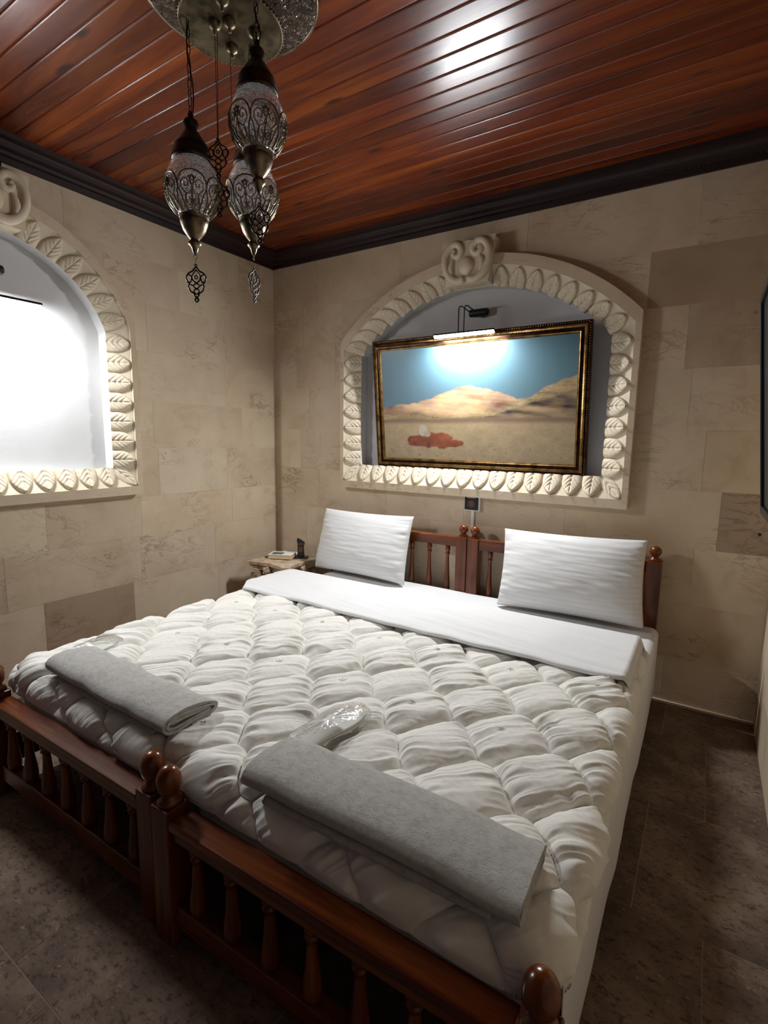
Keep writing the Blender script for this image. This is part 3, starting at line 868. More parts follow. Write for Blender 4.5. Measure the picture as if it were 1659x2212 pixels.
# ------------------------------------------------------------------ quilted duvet
QU, QV, QS = .187, .207, .040               # lattice steps along the two diagonals, length of the short seams
_r2 = math.sqrt(2)
QL1 = (QU / _r2, -QU / _r2); QL2 = (QV / _r2, QV / _r2); QO = ((1.808 + .2955) / _r2, (.2955 - 1.808) / _r2)
def cell(x, y):
    """stitching: long-sided hexagons; every crossing of the diagonals is drawn out into a short seam along x"""
    h = QS / 2; L12 = (QL1[0] + QL2[0], QL1[1] + QL2[1])
    corners = [(h, 0), (QL1[0] - h, QL1[1]), (QL1[0] + h, QL1[1]), (L12[0] - h, L12[1]), (QL2[0] + h, QL2[1]), (QL2[0] - h, QL2[1])]
    ed = []
    for k in range(6):
        (ax, ay), (bx, by) = corners[k], corners[(k + 1) % 6]; ln = math.hypot(bx - ax, by - ay)
        ed.append((-(by - ay) / ln, (bx - ax) / ln, ax, ay))         # inward normal (counter-clockwise outline)
    px, py = x - QO[0], y - QO[1]; det = QL1[0] * QL2[1] - QL1[1] * QL2[0]
    m0 = np.floor((px * QL2[1] - py * QL2[0]) / det); n0 = np.floor((-px * QL1[1] + py * QL1[0]) / det)
    best = np.full(np.shape(px), -1e9); D = [np.zeros(np.shape(px)) for _ in range(6)]; I_ = np.zeros(np.shape(px)); J_ = np.zeros(np.shape(px))
    for dm in (-1, 0, 1):
        for dn in (-1, 0, 1):
            m, n = m0 + dm, n0 + dn; a = px - m * QL1[0] - n * QL2[0]; b = py - m * QL1[1] - n * QL2[1]
            d = [nx_ * (a - ex) + ny_ * (b - ey) for nx_, ny_, ex, ey in ed]
            mn = np.minimum.reduce(d); k = mn > best
            best = np.where(k, mn, best); D = [np.where(k, dd, D0) for dd, D0 in zip(d, D)]; I_ = np.where(k, m, I_); J_ = np.where(k, n, J_)
    D = [np.clip(d, 0, None) for d in D]
    t = [D[k] / (D[k] + D[k + 3] + 1e-9) for k in range(3)]     # 0: column seams, 1: short seams, 2: row seams
    return I_, J_, t
XL, XR, YF, YH = .610, 2.600, -2.035, -.56
def xr_of(y): return 2.574 + .030 * np.clip((-y - .4) / 1.6, 0, 1)
def duvet_z(X, Y, detail=True):
    ri, ci, t = cell(X, Y)
    b = np.abs(2 * t[0] - 1); a = np.abs(2 * t[2] - 1); c_ = np.abs(2 * t[1] - 1)
    puff = np.clip((1 - a ** 3.0) * (1 - b ** 3.0) * (1 - c_ ** 8), 0, 1) ** .5
    rid = np.sin(ri * 12.9898 + ci * 78.233) * 43758.5; rid = rid - np.floor(rid)
    z = .430 + .034 * (.82 + .36 * rid) * puff
    z = z + .010 * fbm(X * 3, Y * 3, 2, 2)
    if detail:
        u = (X - Y) / math.sqrt(2); v = (X + Y) / math.sqrt(2)
        wx = u + .030 * vnoise(X * 9, Y * 9, 44) + .012 * vnoise(X * 25, Y * 25, 45)
        near = np.exp(-((1 - b) / .60) ** 2)                  # gathers running out of the seams
        near2 = np.exp(-((1 - a) / .30) ** 2)
        g1 = 1 - 2.6 * np.abs(vnoise(wx * 44 + ci * 3.1, v * 5 + ci * 9.7, 12))
        g2 = 1 - 2.6 * np.abs(vnoise(wx * 22 + ci * 1.7, v * 3.5 + ci * 5.1, 17))
        g3 = vnoise(u * 8 + ri, v * 44 + ri * 3.3, 19)
        amp = np.clip(puff * 1.7, 0, 1) * (.55 + .9 * rid)
        z = z + amp * (.0060 * (g1 - .4) * (.25 + near) + .0110 * (g2 - .4) * (.45 + .55 * near) + .006 * g3 * near2 + .0030 * (1 - 2.6 * np.abs(vnoise(wx * 85 + ci * 2.3, v * 9 + ri * 4.1, 27)) - .4) * (.3 + near))
        z = z + .0014 * fbm(X * 60, Y * 60, 8, 2)
    return z
def make_duvet():
    nx, ny_ = 740, 600; rr = .072; d1 = rr * PI / 2; ext = d1 - rr; K = .022; R = .15
    x0, x1, y0 = XL - ext, 2.580 + ext, YF - ext
    X, Y = np.meshgrid(np.linspace(x0 - K, x1 + K, nx), np.linspace(YH, y0 - K, ny_), indexing='ij')
    def sdf(X, Y):
        cx, hx = (x0 + x1) / 2, (x1 - x0) / 2; yt = 2.0; cy, hy = (y0 + yt) / 2, (yt - y0) / 2
        qx = np.abs(X - cx) - hx + R; qy = np.abs(Y - cy) - hy + R
        return -(np.hypot(np.maximum(qx, 0), np.maximum(qy, 0)) + np.minimum(np.maximum(qx, qy), 0) - R)
    d = sdf(X, Y); e = 1e-4
    gx = (sdf(X + e, Y) - sdf(X - e, Y)) / (2 * e); gy = (sdf(X, Y + e) - sdf(X, Y - e)) / (2 * e); gl = np.hypot(gx, gy) + 1e-9
    ox, oy = -gx / gl, -gy / gl
    dd = np.maximum(d, -K)
    X = X + ox * (d - dd); Y = Y + oy * (d - dd)
    phi = np.clip((d1 - dd) / rr, 0, PI / 2)
    shift = np.where(dd < d1, (d1 - dd) - rr * np.sin(phi), 0)
    drop = rr * (1 - np.cos(phi)) + np.clip(-dd, 0, None)
    h = duvet_z(X, Y) - .452
    h = h * np.clip((dd + K) / .03, .15, 1)
    # stay close to the solid core on the flanks
    nh = np.sin(phi); nz = np.cos(phi)
    Xn = X - ox * shift + ox * nh * h * .8; Yn = Y - oy * shift + oy * nh * np.clip(h, -.03, .012)
    Xn = Xn + .028 * np.clip((Xn - 2.2) / .35, 0, 1) * np.clip((-Yn - .6) / 1.4, 0, 1)
    Z = .452 + nz * h - drop
    o = gridmesh('quilted_duvet', np.stack([Xn, Yn, Z], -1), M_DUVET)
    s = o.modifiers.new('thick', 'SOLIDIFY'); s.thickness = .004; s.offset = 1
    tag(o, 'puffy off-white quilted duvet spread over both beds', 'duvet')
    # faint printed leaf sprigs in some of the cells
    mb = MB()
    for i in range(-14, 14):
        for j in range(-14, 14):
            x = QO[0] + (i + .5) * QL1[0] + (j + .5) * QL2[0]; y = QO[1] + (i + .5) * QL1[1] + (j + .5) * QL2[1]
            if (i + 2 * j) % 3 or not (XL + .12 < x < 2.47 and -1.93 < y < -1.0): continue
            rg = random.Random(i * 100 + j); ang = rg.uniform(0, 6.28)
            for k in (-1, 0, 1):
                a = ang + k * .55; L_ = .026 if k else .032; wd = .0016
                pts = [(x, y), (x + L_ * .5 * math.cos(a) - wd * math.sin(a), y + L_ * .5 * math.sin(a) + wd * math.cos(a)), (x + L_ * math.cos(a), y + L_ * math.sin(a)), (x + L_ * .5 * math.cos(a) + wd * math.sin(a), y + L_ * .5 * math.sin(a) - wd * math.cos(a))]
                zz = duvet_z(np.array([p[0] for p in pts]), np.array([p[1] for p in pts]))
                mb.add([(p[0], p[1], float(z) + .0012) for p, z in zip(pts, zz)], [(0, 1, 2), (0, 2, 3)])
    mb.build('leaf_print', M_LEAF, o, kind='stuff')
make_duvet()

# turned-down top sheet lying over the head end of the duvet
def make_fold():
    nx = 260; xs = np.linspace(0, 1, nx); rows = []
    for s in xs:
        x = .612 + (2.562 - .612) * s
        f1 = float(vnoise(x * 4, 2.0, 3)); f2 = float(vnoise(x * 9, 5.0, 7))
        yf = -.945 + .016 * f1 + .014 * f2 + (.045 * max(0, (s - .93) / .07) ** 2) + (.10 * max(0, (.03 - s) / .03))
        yb = -.445 + .03 * s
        edge = min(s, 1 - s)
        dz = -.045 * max(0, 1 - (1 - s) / .012) ** 1.5 - .010 * max(0, 1 - s / .02)
        row = []
        for t in np.linspace(0, 1, 12):      # back slope from the sheet up to the crest
            a = t * PI / 2
            row.append((x, yb - .10 * (1 - math.cos(a)) - .0, .412 + .072 * math.sin(a) + dz))
        for t in np.linspace(.02, 1, 60):
            y = yb - .10 + (yf + .014 - yb + .10) * t
            wv = .0045 * float(vnoise(x * 3 + y * 4, y * 26 + x * 3, 5)) + .0030 * float(vnoise(x * 7, y * 50 + x * 6, 15)) + .016 * float(vnoise(x * 4.5, y * 4, 25))
            row.append((x, y, .484 - .004 * t + wv * min(1, t * 6) + dz))
        zt = row[-1][2]
        for k in range(1, 9):                # rolled front edge
            a = PI * k / 8
            row.append((x, yf + .014 - .014 * math.sin(a), zt - .010 * (1 - math.cos(a))))
        for t in (.2, .6, 1): row.append((x, yf + .014 + .10 * t, zt - .020 - .006 * t))
        rows.append(row)
    P = np.array(rows)
    # flared tip at the end by the nightstand
    m = np.clip(1 - xs / .025, 0, 1)[:, None]
    P[..., 0] -= m * .02 * np.clip((-P[..., 1] - .55) / .3, 0, 1)
    P[..., 2] += m * .006
    o = gridmesh('turned_down_sheet', P, M_SHEET)
    sm = o.modifiers.new('thick', 'SOLIDIFY'); sm.thickness = .002; sm.offset = 1
    tag(o, 'white top sheet folded back as a wide band across the duvet below the pillows', 'sheet')
make_fold()

# ------------------------------------------------------------------ pillows
def pillow(label, bl, br, tr, tl, th, seed):
    """four corners (bottom-left, bottom-right, top-right, top-left) in world space"""
    bl, br, tr, tl = [np.array(p, float) for p in (bl, br, tr, tl)]
    nu, nv = 90, 64
    U, V = np.meshgrid(np.linspace(0, 1, nu), np.linspace(0, 1, nv), indexing='ij')
    a = 2 * U - 1; b = 2 * V - 1
    # edges bow inward between the corners
    U2 = .5 + .5 * a * (1 - .035 * (1 - b ** 2)); V2 = .5 + .5 * b * (1 - .045 * (1 - a ** 2))
    base = (bl[None, None] * (1 - U2[..., None]) + br * U2[..., None]) * (1 - V2[..., None]) + (tl * (1 - U2[..., None]) + tr * U2[..., None]) * V2[..., None]
    nrm = np.cross(br - bl, tl - bl); nrm /= np.linalg.norm(nrm)        # faces the room (-y)
    if nrm[1] > 0: nrm = -nrm
    prof = ((1 - np.abs(a) ** 2.6) * (1 - np.abs(b) ** 2.4)) ** .45
    sag = 1.0 - .25 * b
    edge = np.exp(-((1 - np.maximum(np.abs(a), np.abs(b))) / .22) ** 2)
    wr = .012 * edge * vnoise(a * 3 + 5, b * 12, seed) * np.clip(np.abs(a) * 2 - .7, 0, 1) + .003 * vnoise(a * 4, b * 22 + a * 2, seed + 3) + .004 * vnoise(a * 3, b * 3, seed + 5)
    front = base + nrm * (th * .62 * prof * sag + wr * np.clip(prof * 2.5, 0, 1))[..., None]
    back = base - nrm * (th * .38 * prof)[..., None]
    mb = MB(); mb.grid(front); mb.grid(back[::-1])
    o = mb.build('pillow', M_PILLOW, None, True)
    wm = o.modifiers.new('weld', 'WELD'); wm.merge_threshold = .0005
    return tag(o, label, 'pillow')
pillow('white striped pillow propped on the headboard next to the nightstand', (.568, -.225, .424), (1.262, -.235, .420), (1.258, -.128, .818), (.588, -.132, .812), .15, 3)
pillow('white striped pillow propped on the headboard of the bed farther from the nightstand', (1.838, -.245, .416), (2.535, -.215, .424), (2.512, -.135, .826), (1.822, -.128, .808), .16, 8)

# ------------------------------------------------------------------ folded towels
def towel(label, x0, x1, y0, y1, zb, rz, seed):
    # flattened spiral in cross-section (y, z), extruded along x
    hw = (y1 - y0) / 2
    def stad(w, h, a0, a1, n, cz, sh=0):
        pts = []
        for a in np.linspace(a0, a1, n):
            c_, s_ = math.cos(a), math.sin(a)
            px = math.copysign(abs(c_) ** .62, c_) * w; pz = math.copysign(abs(s_) ** .8, s_) * h
            pts.append((px + sh, pz + cz))
        return pts
    line = stad(hw * .985, .0270, -.5 * PI, 1.5 * PI, 70, .030)[:-4] + stad(hw * .90, .016, -.5 * PI, 1.35 * PI, 50, .030, .004) + stad(hw * .70, .006, -.4 * PI, 1.0 * PI, 24, .030)
    th = .0042
    L_ = np.array(line); tg = np.gradient(L_, axis=0); tg /= np.linalg.norm(tg, axis=1)[:, None] + 1e-9
    nr = np.stack([-tg[:, 1], tg[:, 0]], 1)
    loop = np.concatenate([L_ + nr * th, (L_ - nr * th)[::-1]])
    nxs = 110; m = len(loop)
    X, K = np.meshgrid(np.linspace(-.5, .5, nxs), np.arange(m), indexing='ij')
    Yc = loop[:, 0][None] + 0 * X; Zc = loop[:, 1][None] + 0 * X
    n1 = fbm(X * 30, K * .22, seed, 3); n2 = vnoise(X * 220, K * .9, seed + 9); big = fbm(X * 4, 1.0 + 0 * X, seed + 20, 2)
    outer = (K < 70) * 1.0
    Zc = Zc + outer * (.0050 * n1 + .0022 * n2) * np.sign(Zc - .028) + .012 * big * np.clip(Zc / .05, 0, 1) - .010 * np.clip((Yc + hw * .2) / hw, 0, 1) * np.clip(Zc / .05, 0, 1)
    Yc = Yc + .010 * big + .002 * n2 * outer
    Xc = X * (x1 - x0) + .004 * vnoise(K * .2, K * 0, seed + 4) * np.sign(X) * (np.abs(X) > .49)
    Zc = np.where(Zc < .0, .0, Zc)
    mb = MB(); P = np.stack([Xc, Yc, Zc], -1)
    P2 = np.concatenate([P, P[:, :1]], 1); mb.grid(P2)
    for end in (0, nxs - 1):
        for k in range(len(line) - 1):
            mb.add([P[end, k], P[end, k + 1], P[end, m - 2 - k], P[end, m - 1 - k]], [(0, 1, 2, 3)])
    root = mb.build('folded_towel', M_TOWEL, None, True)
    root.location = ((x0 + x1) / 2, (y0 + y1) / 2, zb); root.rotation_euler = (0, 0, rz)
    # lower flap peeking out under the roll
    nxs2 = 60; Xs, Ys = np.meshgrid(np.linspace(-.40, .42, nxs2), np.linspace(-hw * 1.03, hw * .8, 16), indexing='ij')
    Zs = .0045 + .0015 * fbm(Xs * 40, Ys * 200, seed + 2, 2) - .004 * (Ys < -hw * 1.0)
    fl = gridmesh('under_flap', np.stack([Xs * (x1 - x0), Ys, Zs], -1), M_TOWEL, root)
    sm = fl.modifiers.new('thick', 'SOLIDIFY'); sm.thickness = .009; sm.offset = 0
    # woven hem band at one end
    mb = MB(); e = nxs - 1
    mb.grid(np.stack([np.stack([P[e - 4, :70, 0], P[e - 4, :70, 1], P[e - 4, :70, 2]], -1), P[e, :70]], 0) + np.array([0, 0, 0])[None, None])
    hb_ = mb.build('woven_hem', M_SHEET, root, True)
    return tag(root, label, 'towel', 'folded towels on the duvet')
towel('folded grey towel on the duvet of the bed beside the nightstand', .885, 1.555, -2.005, -1.830, .4640, math.radians(-1.0), 3)
towel('folded grey towel on the duvet of the bed away from the nightstand', 1.880, 2.525, -2.025, -1.840, .4640, math.radians(1.5), 14)

# ------------------------------------------------------------------ wrapped slippers
def sole_outline(n=40, L_=.27, Wd=.098):
    pts = []
    for k in range(n):
        a = 2 * PI * k / n; t = math.sin(a); c = math.cos(a)
        wdt = Wd / 2 * (1 + .10 * t - .16 * math.exp(-((t + .15) / .35) ** 2))
        pts.append((math.copysign(abs(c) ** .8, c) * wdt, math.copysign(abs(t) ** .92, t) * L_ / 2))
    return pts
def slippers(label, loc, rz, rx=0.0):
    root = empty('slipper_packet', loc, rz); root.rotation_euler = (rx, 0, rz)
    tag(root, label, 'slippers', 'wrapped slippers')
    ol = sole_outline()
    mb = MB()
    for z0, z1, s in ((0, .006, 1.0), (.007, .013, .98)):
        mb.prism([(p[0] * s, p[1] * s) for p in ol], z0, z1)
    mb.build('sole', M_SLIP, root, bevel=.0015)
    # toe strap
    mb = MB(); A, B = np.meshgrid(np.linspace(-1, 1, 18), np.linspace(0, 1, 14), indexing='ij')
    X = A * .047; Y = -.12 + B * .115 + .018 * (A ** 2); Z = .0145 + .020 * np.sqrt(np.clip(1 - A ** 2, 0, 1)) * (.35 + .65 * B) 
    mb.grid(np.stack([X, Y, Z], -1)); st = mb.build('toe_strap', M_SLIP, root, True)
    sm = st.modifiers.new('thick', 'SOLIDIFY'); sm.thickness = .003
    # plastic bag
    mb = MB(); nn = 64; mrows = []
    ol2 = sole_outline(nn, .30, .125)
    for q, (s, z) in enumerate(((.985, .004), (1.0, .008), (.97, .016), (.88, .024), (.70, .031), (.45, .036), (.15, .038))):
        row = []
        for k, p in enumerate(ol2):
            r = 1 + .03 * math.sin(k * 5.1 + q) * (1 if q < 3 else .4)
            row.append((p[0] * s * r, p[1] * s * r, z + .005 * float(vnoise(k * .7, q * 1.3, 4))))
        mrows.append(row + row[:1])
    mb.grid(np.array(mrows)); mb.build('plastic_bag', M_FILM, root, True)
    return root
slippers('bagged white slippers half under the towel on the bed farther from the nightstand', (1.898, -1.735, .470), math.radians(-8))
slippers('bagged white slippers half under the towel on the bed beside the nightstand', (.835, -1.845, .466), math.radians(12))
# small glossy sachet at the end of the towel
mb = MB(); A, B = np.meshgrid(np.linspace(-1, 1, 14), np.linspace(-1, 1, 12), indexing='ij')
Zs = .006 * (1 - A ** 4) * (1 - B ** 4) + .003 * vnoise(A * 4, B * 4, 3)
mb.grid(np.stack([A * .028, B * .020, Zs + .002], -1)); mb.grid(np.stack([A[::-1] * .028, B * .020, 0 * A], -1))
o = mb.build('soap_sachet', M_FILM, None, True, loc=(.905, -2.012, .452)); tag(o, 'tiny clear plastic sachet beside the end of a folded towel', 'sachet')

# ------------------------------------------------------------------ nightstand: a column capital
NX, NY, NZ = .330, -.262, .452
ns = empty('nightstand', (NX, NY, 0)); tag(ns, 'carved stone column capital used as a nightstand in the corner', 'nightstand')
def abacus_poly(h, sag, ch):
    pts = []
    for k in range(4):
        a = k * PI / 2; ca, sa = math.cos(a), math.sin(a)
        for t in np.linspace(-1, 1, 13):
            x = h - sag * (1 - t * t) ; y = t * (h - ch)
            pts.append((x * ca - y * sa, x * sa + y * ca))
    return pts
mb = MB(); mb.prism(abacus_poly(.190, .030, .028), NZ - .024, NZ); mb.prism(abacus_poly(.178, .030, .028), NZ - .040, NZ - .024); mb.prism(abacus_poly(.162, .026, .028), NZ - .060, NZ - .040)
ab = mb.build('abacus', M_PED, ns, bevel=.003)
mb = MB(); mb.lathe([(.10, NZ - .26), (.105, NZ - .24), (.112, NZ - .15), (.128, NZ - .08), (.140, NZ - .06)], 32); mb.build('bell', M_PED, ns, True)
for k in range(4):
    a = PI / 4 + k * PI / 2
    # volute: spiral ribbon standing in the diagonal plane's faces
    mb = MB(); pts = []; rr = []
    for t in np.linspace(0, 1, 44):
        th = 2.2 * 2 * PI * t; r = .047 * (1 - t) + .006
        pts.append((r * math.cos(th + PI / 2), 0, r * math.sin(th + PI / 2))); rr.append(.0115 * (1 - t) + .005)
    for off in (-.018, .018): mb.tube(pts, rr, 7, M=Matrix.Translation((0, off, 0)))
    mb.lathe([(.040, -.016), (.040, .016)], 20, Matrix.Rotation(PI / 2, 4, 'X'))
    vo = mb.build('volute', M_PED, ns, True); vo.location = (.185 * math.cos(a), .185 * math.sin(a), NZ - .108); vo.rotation_euler = (0, 0, a + (PI / 2 if k % 2 else 0) * 0 + (-PI / 4 if k in (2, 0) else PI / 4))
    # acanthus leaf between the volutes
    b = k * PI / 2; mb = MB(); A, B = np.meshgrid(np.linspace(-1, 1, 13), np.linspace(0, 1, 10), indexing='ij')
    R_ = .118 + .035 * B ** 2 + .012 * np.cos(A * 7) ; X = R_ ; Y = A * (.055 - .02 * B) ; Z = NZ - .21 + .13 * B - .02 * np.abs(A) * B
    mb.grid(np.stack([X, Y, Z], -1)); lf = mb.build('acanthus_leaf', M_PED, ns, True); lf.rotation_euler = (0, 0, b)
    sm = lf.modifiers.new('thick', 'SOLIDIFY'); sm.thickness = .014
    mb = MB(); mb.sphere((.165, 0, NZ - .050), (.022, .030, .024), 12, 8)
    for q in range(5): mb.sphere((.172, .024 * math.cos(q * 1.257), NZ - .052 + .022 * math.sin(q * 1.257)), .011, 8, 6)
    rs = mb.build('rosette', M_PED, ns, True); rs.rotation_euler = (0, 0, b)
mb = MB(); pr = []
nf_ = 16
P = []
for z in (0.05, NZ - .26):
    P.append([((.098 - .006 * (1 if i % 4 in (1, 2) else 0)) * math.cos(2 * PI * i / 64), (.098 - .006 * (1 if i % 4 in (1, 2) else 0)) * math.sin(2 * PI * i / 64), z) for i in range(65)])
mb.grid(np.array(P)); mb.lathe([(.15, 0), (.15, .03), (.125, .05), (.10, .055)], 32); mb.lathe([(.09, NZ - .27), (.112, NZ - .262), (.112, NZ - .25), (.09, NZ - .245)], 32)
mb.build('fluted_shaft', M_PED, ns)

# things on the nightstand
def on_ns(dx, dy): return (NX + dx, NY + dy, NZ)
bk = empty('book', (.300, -.255, NZ + .0065), math.radians(24)); tag(bk, 'thick paperback with a white cover lying on the nightstand', 'book')
mb = MB(); mb.box((0, 0, .013), (.160, .105, .024)); mb.build('page_block', M_PAPER, bk)
mb = MB(); mb.box((0, 0, .026), (.164, .108, .002)); mb.box((0, 0, .0005), (.164, .108, .001)); mb.box((0, .0535, .013), (.164, .001, .026)); cv = mb.build('cover', M_COVER, bk)
mb = MB(); mb.box((-.028, -.004, .0273), (.078, .066, .0004)); mb.build('cover_photo', M_PRINT, cv)
mb = MB(); mb.lathe([(.0, 0), (.014, 0), (.013, .0002)], 12, Matrix.Translation((-.045, -.022, .0277))); mb.build('cover_motif', M_PRINT2, cv)
mb = MB()
for q in range(4): mb.box((.045 + (q % 2) * .006, .026 - q * .013, .0273), (.04 - (q % 2) * .012, .003, .0004))
mb.build('cover_lines', M_WHITEPL, cv)
mb = MB(); mb.box((0, 0, .003), (.19, .11, .006)); o = mb.build('notebook', M_BLACK, None, bevel=.001, loc=(.275, -.245, NZ)); o.rotation_euler = (0, 0, math.radians(8)); tag(o, 'thin black notebook lying under the paperback', 'notebook')
mb = MB()
A, B = np.meshgrid(np.linspace(-1, 1, 10), np.linspace(-1, 1, 8), indexing='ij')
mb.grid(np.stack([A * .07, B * .05, .004 + .006 * A ** 2 + .004 * vnoise(A * 2, B * 2, 5)], -1))
o = mb.build('leaflet', M_COVER, None, True, loc=(.275, -.135, NZ + .004)); o.rotation_euler = (0, 0, .5); tag(o, 'curling pale leaflet behind the paperback on the nightstand', 'leaflet')
sm = o.modifiers.new('thick', 'SOLIDIFY'); sm.thickness = .0015
hd = empty('phone_holder', (.400, -.175, NZ), math.radians(30)); tag(hd, 'dark upright holder with a slanted top standing behind the paperback', 'holder')
mb = MB(); mb.prism([(-.045, -.032), (.045, -.032), (.045, .032), (-.045, .032)], 0, .010); mb.build('base', M_BLACK, hd, bevel=.003)
Mx = Matrix.Rotation(PI / 2, 4, 'X')
mb = MB(); mb.prism([(-.024, .008), (.024, .008), (.020, .088), (.026, .094), (.026, .112), (-.004, .132), (-.024, .140), (-.028, .118), (-.022, .105), (-.022, .088)], -.008, .008, Mx); up = mb.build('upright', M_BLACK, hd, bevel=.002)
mb = MB(); mb.box((0, -.0088, .060), (.030, .002, .036)); mb.build('brown_panel', M_CHOC, up)
mb = MB(); mb.box((0, -.0088, .098), (.044, .002, .010)); mb.build('brown_band', M_CHOC, up)

# ------------------------------------------------------------------ chandelier
CHX, CHY = 1.455, -1.63
ch = empty('chandelier', (CHX, CHY, HCEIL)); tag(ch, 'antique brass chandelier of crackled glass lanterns on chains', 'chandelier')
def CL(x, y, z): return (x - CHX, y - CHY, z - HCEIL)
mb = MB(); mb.lathe([(.02, 0), (.235, -.002), (.245, -.006), (.247, -.012), (.238, -.016), (.225, -.014), (.20, -.022), (.15, -.034), (.13, -.038), (.02, -.040)], 64); cp = mb.build('ceiling_plate', M_EMB, ch, True)
mb = MB(); mb.tube([(.244 * math.cos(2 * PI * k / 64), .244 * math.sin(2 * PI * k / 64), -.012) for k in range(64)], .0045, 6, True); mb.build('plate_rim', M_BRASS, cp, True)
mb = MB(); mb.lathe([(.025, -.038), (.025, -.085)], 20); mb.build('stem', M_DKBRASS, ch, True)
ZD = 2.435 - HCEIL
mb = MB(); mb.lathe([(.0, ZD + .014), (.135, ZD + .010), (.145, ZD + .003), (.146, ZD - .004), (.140, ZD - .006), (.134, ZD), (.0, ZD + .002)], 64, caps=False); lp = mb.build('lower_plate', M_PLATE, ch, True)
mb = MB()
for k in range(72):
    a = 2 * PI * k / 72; mb.sphere((.146 * math.cos(a), .146 * math.sin(a), ZD - .002), .003, 6, 4)
mb.build('bead_rim', M_BRASS, lp, True, kind='stuff')
def on_disc(x, y): return (x - CHX, y - CHY)
knobs = [(1.512, -1.712), (1.470, -1.650), (1.428, -1.668), (1.500, -1.586), (1.400, -1.580)]
for x, y in knobs:
    mb = MB(); mb.lathe([(.0, -.030), (.003, -.030), (.004, -.022), (.006, -.018), (.014, -.014), (.018, -.006), (.019, .002)], 18, Matrix.Translation((x - CHX, y - CHY, ZD - .001)), caps=False); mb.build('knob', M_BRASS, lp, True)
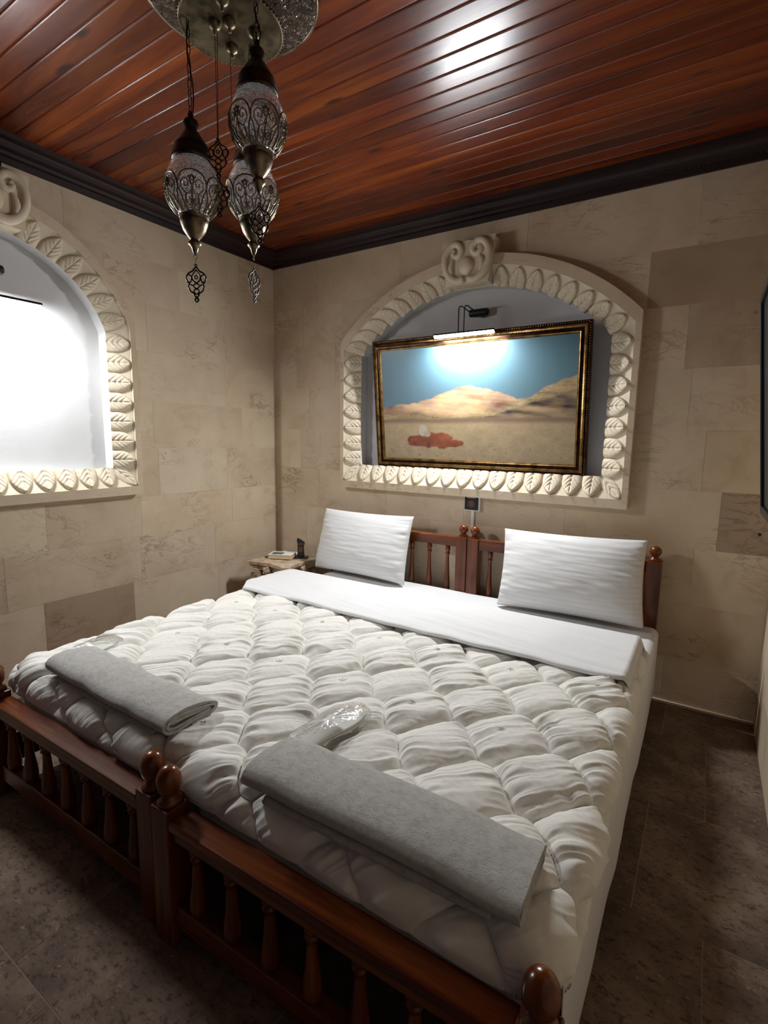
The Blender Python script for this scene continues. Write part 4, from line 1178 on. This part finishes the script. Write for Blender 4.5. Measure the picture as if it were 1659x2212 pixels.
# glass lantern
def prof_glass():
    return [(.046, .066), (.058, .050), (.069, .028), (.0755, .004), (.0770, -.016), (.0735, -.040), (.064, -.062), (.050, -.080), (.041, -.088)]
def rglass(z):
    p = prof_glass(); return float(np.interp(-z, [-q[1] for q in p], [q[0] for q in p]))
def dens(p, k=4):
    P = np.array(p); n = len(P); out = []
    for i in range(n - 1):
        p0, p1, p2, p3 = P[max(i - 1, 0)], P[i], P[i + 1], P[min(i + 2, n - 1)]
        for t in np.linspace(0, 1, k, endpoint=False):
            out.append(tuple(.5 * (2 * p1 + (p2 - p0) * t + (2 * p0 - 5 * p1 + 4 * p2 - p3) * t * t + (3 * p1 - p0 - 3 * p2 + p3) * t ** 3)))
    out.append(tuple(P[-1])); return out
def lantern_meshes():
    D = {}
    mb = MB(); mb.lathe([(.0, .196), (.006, .196), (.009, .186), (.009, .178), (.019, .172), (.022, .164), (.018, .156), (.016, .148), (.024, .138), (.030, .128), (.044, .108), (.050, .098), (.049, .092), (.054, .086), (.0545, .074), (.057, .068), (.0555, .062), (.048, .062)], 28, caps=False); D['cap'] = mb.mesh('lantern_cap')
    mb = MB(); mb.lathe(dens(prof_glass(), 4), 40, caps=False); D['glass'] = mb.mesh('glass_globe')
    # openwork skirt
    mb = MB(); NLb = 6
    def mp(lobe, a, h):
        z = -.086 + h * .096; th = (lobe + a) * 2 * PI / NLb; r = rglass(z) + .0022
        return (r * math.cos(th), r * math.sin(th), z)
    def crv(lobe, pts, rad=.0019, k=4):
        d = dens(pts, k); mb.tube([mp(lobe, p[0], p[1]) for p in d], rad, 5)
    for lb in range(NLb):
        crv(lb, [(-.5, .52), (-.46, .74), (-.30, .93), (0, 1.0), (.30, .93), (.46, .74), (.5, .52)], .0023)
        crv(lb, [(-.5, .52), (-.40, .30), (-.36, 0)], .002); crv(lb, [(.5, .52), (.40, .30), (.36, 0)], .002)
        crv(lb, [(-.38, .50), (-.36, .66), (-.22, .74), (-.12, .64), (-.16, .54), (-.25, .55), (-.24, .62)], .0017)
        crv(lb, [(.38, .50), (.36, .66), (.22, .74), (.12, .64), (.16, .54), (.25, .55), (.24, .62)], .0017)
        crv(lb, [(-.38, .50), (-.22, .36), (-.06, .42), (0, .56)], .0017); crv(lb, [(.38, .50), (.22, .36), (.06, .42), (0, .56)], .0017)
        crv(lb, [(0, .56), (-.07, .68), (0, .84), (.07, .68), (0, .56)], .0024)
        crv(lb, [(0, .68), (-.13, .78), (-.05, .80)], .0016); crv(lb, [(0, .68), (.13, .78), (.05, .80)], .0016)
        crv(lb, [(0, .45), (0, .02)], .0024)
        crv(lb, [(-.22, .36), (-.24, .18), (-.12, .10), (-.06, .20), (-.12, .26)], .0017); crv(lb, [(.22, .36), (.24, .18), (.12, .10), (.06, .20), (.12, .26)], .0017)
        crv(lb, [(-.22, .36), (-.30, .12), (-.26, 0)], .0016); crv(lb, [(.22, .36), (.30, .12), (.26, 0)], .0016)
    D['skirt'] = mb.mesh('filigree_skirt')
    mb = MB(); mb.lathe([(.037, -.080), (.042, -.085), (.0425, -.090), (.039, -.094), (.041, -.098), (.0385, -.108), (.032, -.126), (.021, -.142), (.013, -.150), (.012, -.153), (.018, -.158), (.019, -.164), (.013, -.170), (.010, -.174), (.008, -.182), (.004, -.192), (.0, -.194)], 28, caps=False)
    mb.tube([(.006 * math.cos(t), 0, -.199 + .006 * math.sin(t)) for t in np.linspace(0, 2 * PI, 14)[:-1]], .0012, 5, True); D['cup'] = mb.mesh('lantern_cup')
    # pierced ornament
    mb = MB()
    def cv(pts, rad=.0022, k=4, mirror=True, closed=False):
        d = dens(pts, k)
        for sgn in ((1, -1) if mirror else (1,)): mb.tube([(sgn * p[0], 0, p[1]) for p in d], rad, 6)
    cv([(0, .084), (.006, .078), (.011, .072), (.022, .066), (.029, .054), (.026, .042), (.021, .036), (.023, .026), (.018, .015), (.010, .010), (.006, .002), (.002, -.002), (.004, -.010)], .0026)
    cv([(0, .076), (.010, .062), (.012, .050), (.006, .042), (0, .038)]); cv([(.022, .062), (.014, .056), (.016, .042), (.023, .040)])
    cv([(0, .060), (.005, .055), (0, .050), (-.005, .055), (0, .060)], .002, 4, False)
    cv([(0, .038), (.009, .030), (0, .022), (-.009, .030), (0, .038)], .0022, 4, False); cv([(.009, .030), (.018, .034)], .002); cv([(0, .022), (.008, .016), (.004, .008), (0, .006)])
    cv([(0, -.004), (.006, -.010), (0, -.016), (-.006, -.010), (0, -.004)], .0024, 5, False)
    cv([(0, .092), (.004, .088), (0, .084), (-.004, .088), (0, .092)], .0018, 4, False); D['orn'] = mb.mesh('pierced_ornament')
    for k in D.values(): k.polygons.foreach_set('use_smooth', [True] * len(k.polygons))
    return D
LM = lantern_meshes()
for k, mm in (('cap', M_DKBRASS), ('glass', M_GLASS), ('skirt', M_BRASS), ('cup', M_BRASS), ('orn', M_DKBRASS)): LM[k].materials.append(mm)
def chain_mesh(z0, z1, dx=0.0, dy=0.0):
    mb = MB(); n = max(2, round((z1 - z0) / .0215)); st = (z1 - z0) / n
    for k in range(n):
        c = z0 + st * (k + .5); hh = st / 2 + .003; pts = []
        for t in np.linspace(0, 2 * PI, 17)[:-1]:
            a = .0055 * math.cos(t); b = hh * math.copysign(abs(math.sin(t)) ** .7, math.sin(t))
            pts.append((a, 0, c + b) if k % 2 else (0, a, c + b))
        mb.tube(pts, .0013, 5, True)
    # power cable wound beside the chain
    mb.tube([(.006 * math.sin(6 * t) + .004, .005 * math.cos(5 * t), z0 + (z1 - z0) * t) for t in np.linspace(0, 1, 24)], .0019, 6)
    return mb
for (x, y, zc_, orn, oz, rot) in ((1.372, -1.716, 2.003, .118, 0, .35), (1.579, -1.654, 2.149, .105, 0, .55), (1.451, -1.557, 2.034, .15, 0, 2.1)):
    cap = link('lantern_cap', LM['cap'], None, ch); cap.location = (x - CHX, y - CHY, zc_ - HCEIL); cap.rotation_euler = (0, 0, rot)
    for key, nm in (('glass', 'glass_globe'), ('skirt', 'filigree_skirt'), ('cup', 'lantern_cup')):
        link(nm, LM[key], None, cap)
    o = link('pierced_ornament', LM['orn'], None, cap); o.location = (0, 0, -.194 - orn * .2 - .093); o.rotation_euler = (0, 0, (.57 - rot) if oz == 0 and rot < 1 else -.30 - rot + 1.57 + .52)
    mb = MB(); mb.tube([(0, 0, -.204), (0, 0, -.194 - orn * .2 - .003)], .0006, 5); mb.build('hanging_wire', M_WIRE, cap)
    chain_mesh(.192, (ZD + HCEIL - zc_) - .002).build('chain', M_DKBRASS, cap, True)
# ornaments hung straight from the plate on long wires
for (x, y, zt, two, rz) in ((1.428, -1.668, 2.045, True, .57), (1.470, -1.650, 2.035, False, .57)):
    mb = MB(); mb.tube([(x - CHX, y - CHY, ZD - .028), (x - CHX, y - CHY, zt + .090 - HCEIL)], .0010, 5); wr = mb.build('long_wire', M_WIRE, ch)
    if two:
        mb = MB(); mb.tube([(x - CHX + .006, y - CHY + .004, ZD - .002), (x - CHX + .002, y - CHY, zt + .075 - HCEIL)], .0010, 5); mb.build('long_wire', M_WIRE, ch)
    if two:
        o = link('pierced_ornament', LM['orn'], None, wr); o.location = (x - CHX, y - CHY, zt - HCEIL); o.rotation_euler = (0, 0, rz)
        o = link('pierced_ornament', LM['orn'], None, wr); o.location = (x - CHX, y - CHY, zt - .108 - HCEIL); o.rotation_euler = (0, 0, rz + .3)
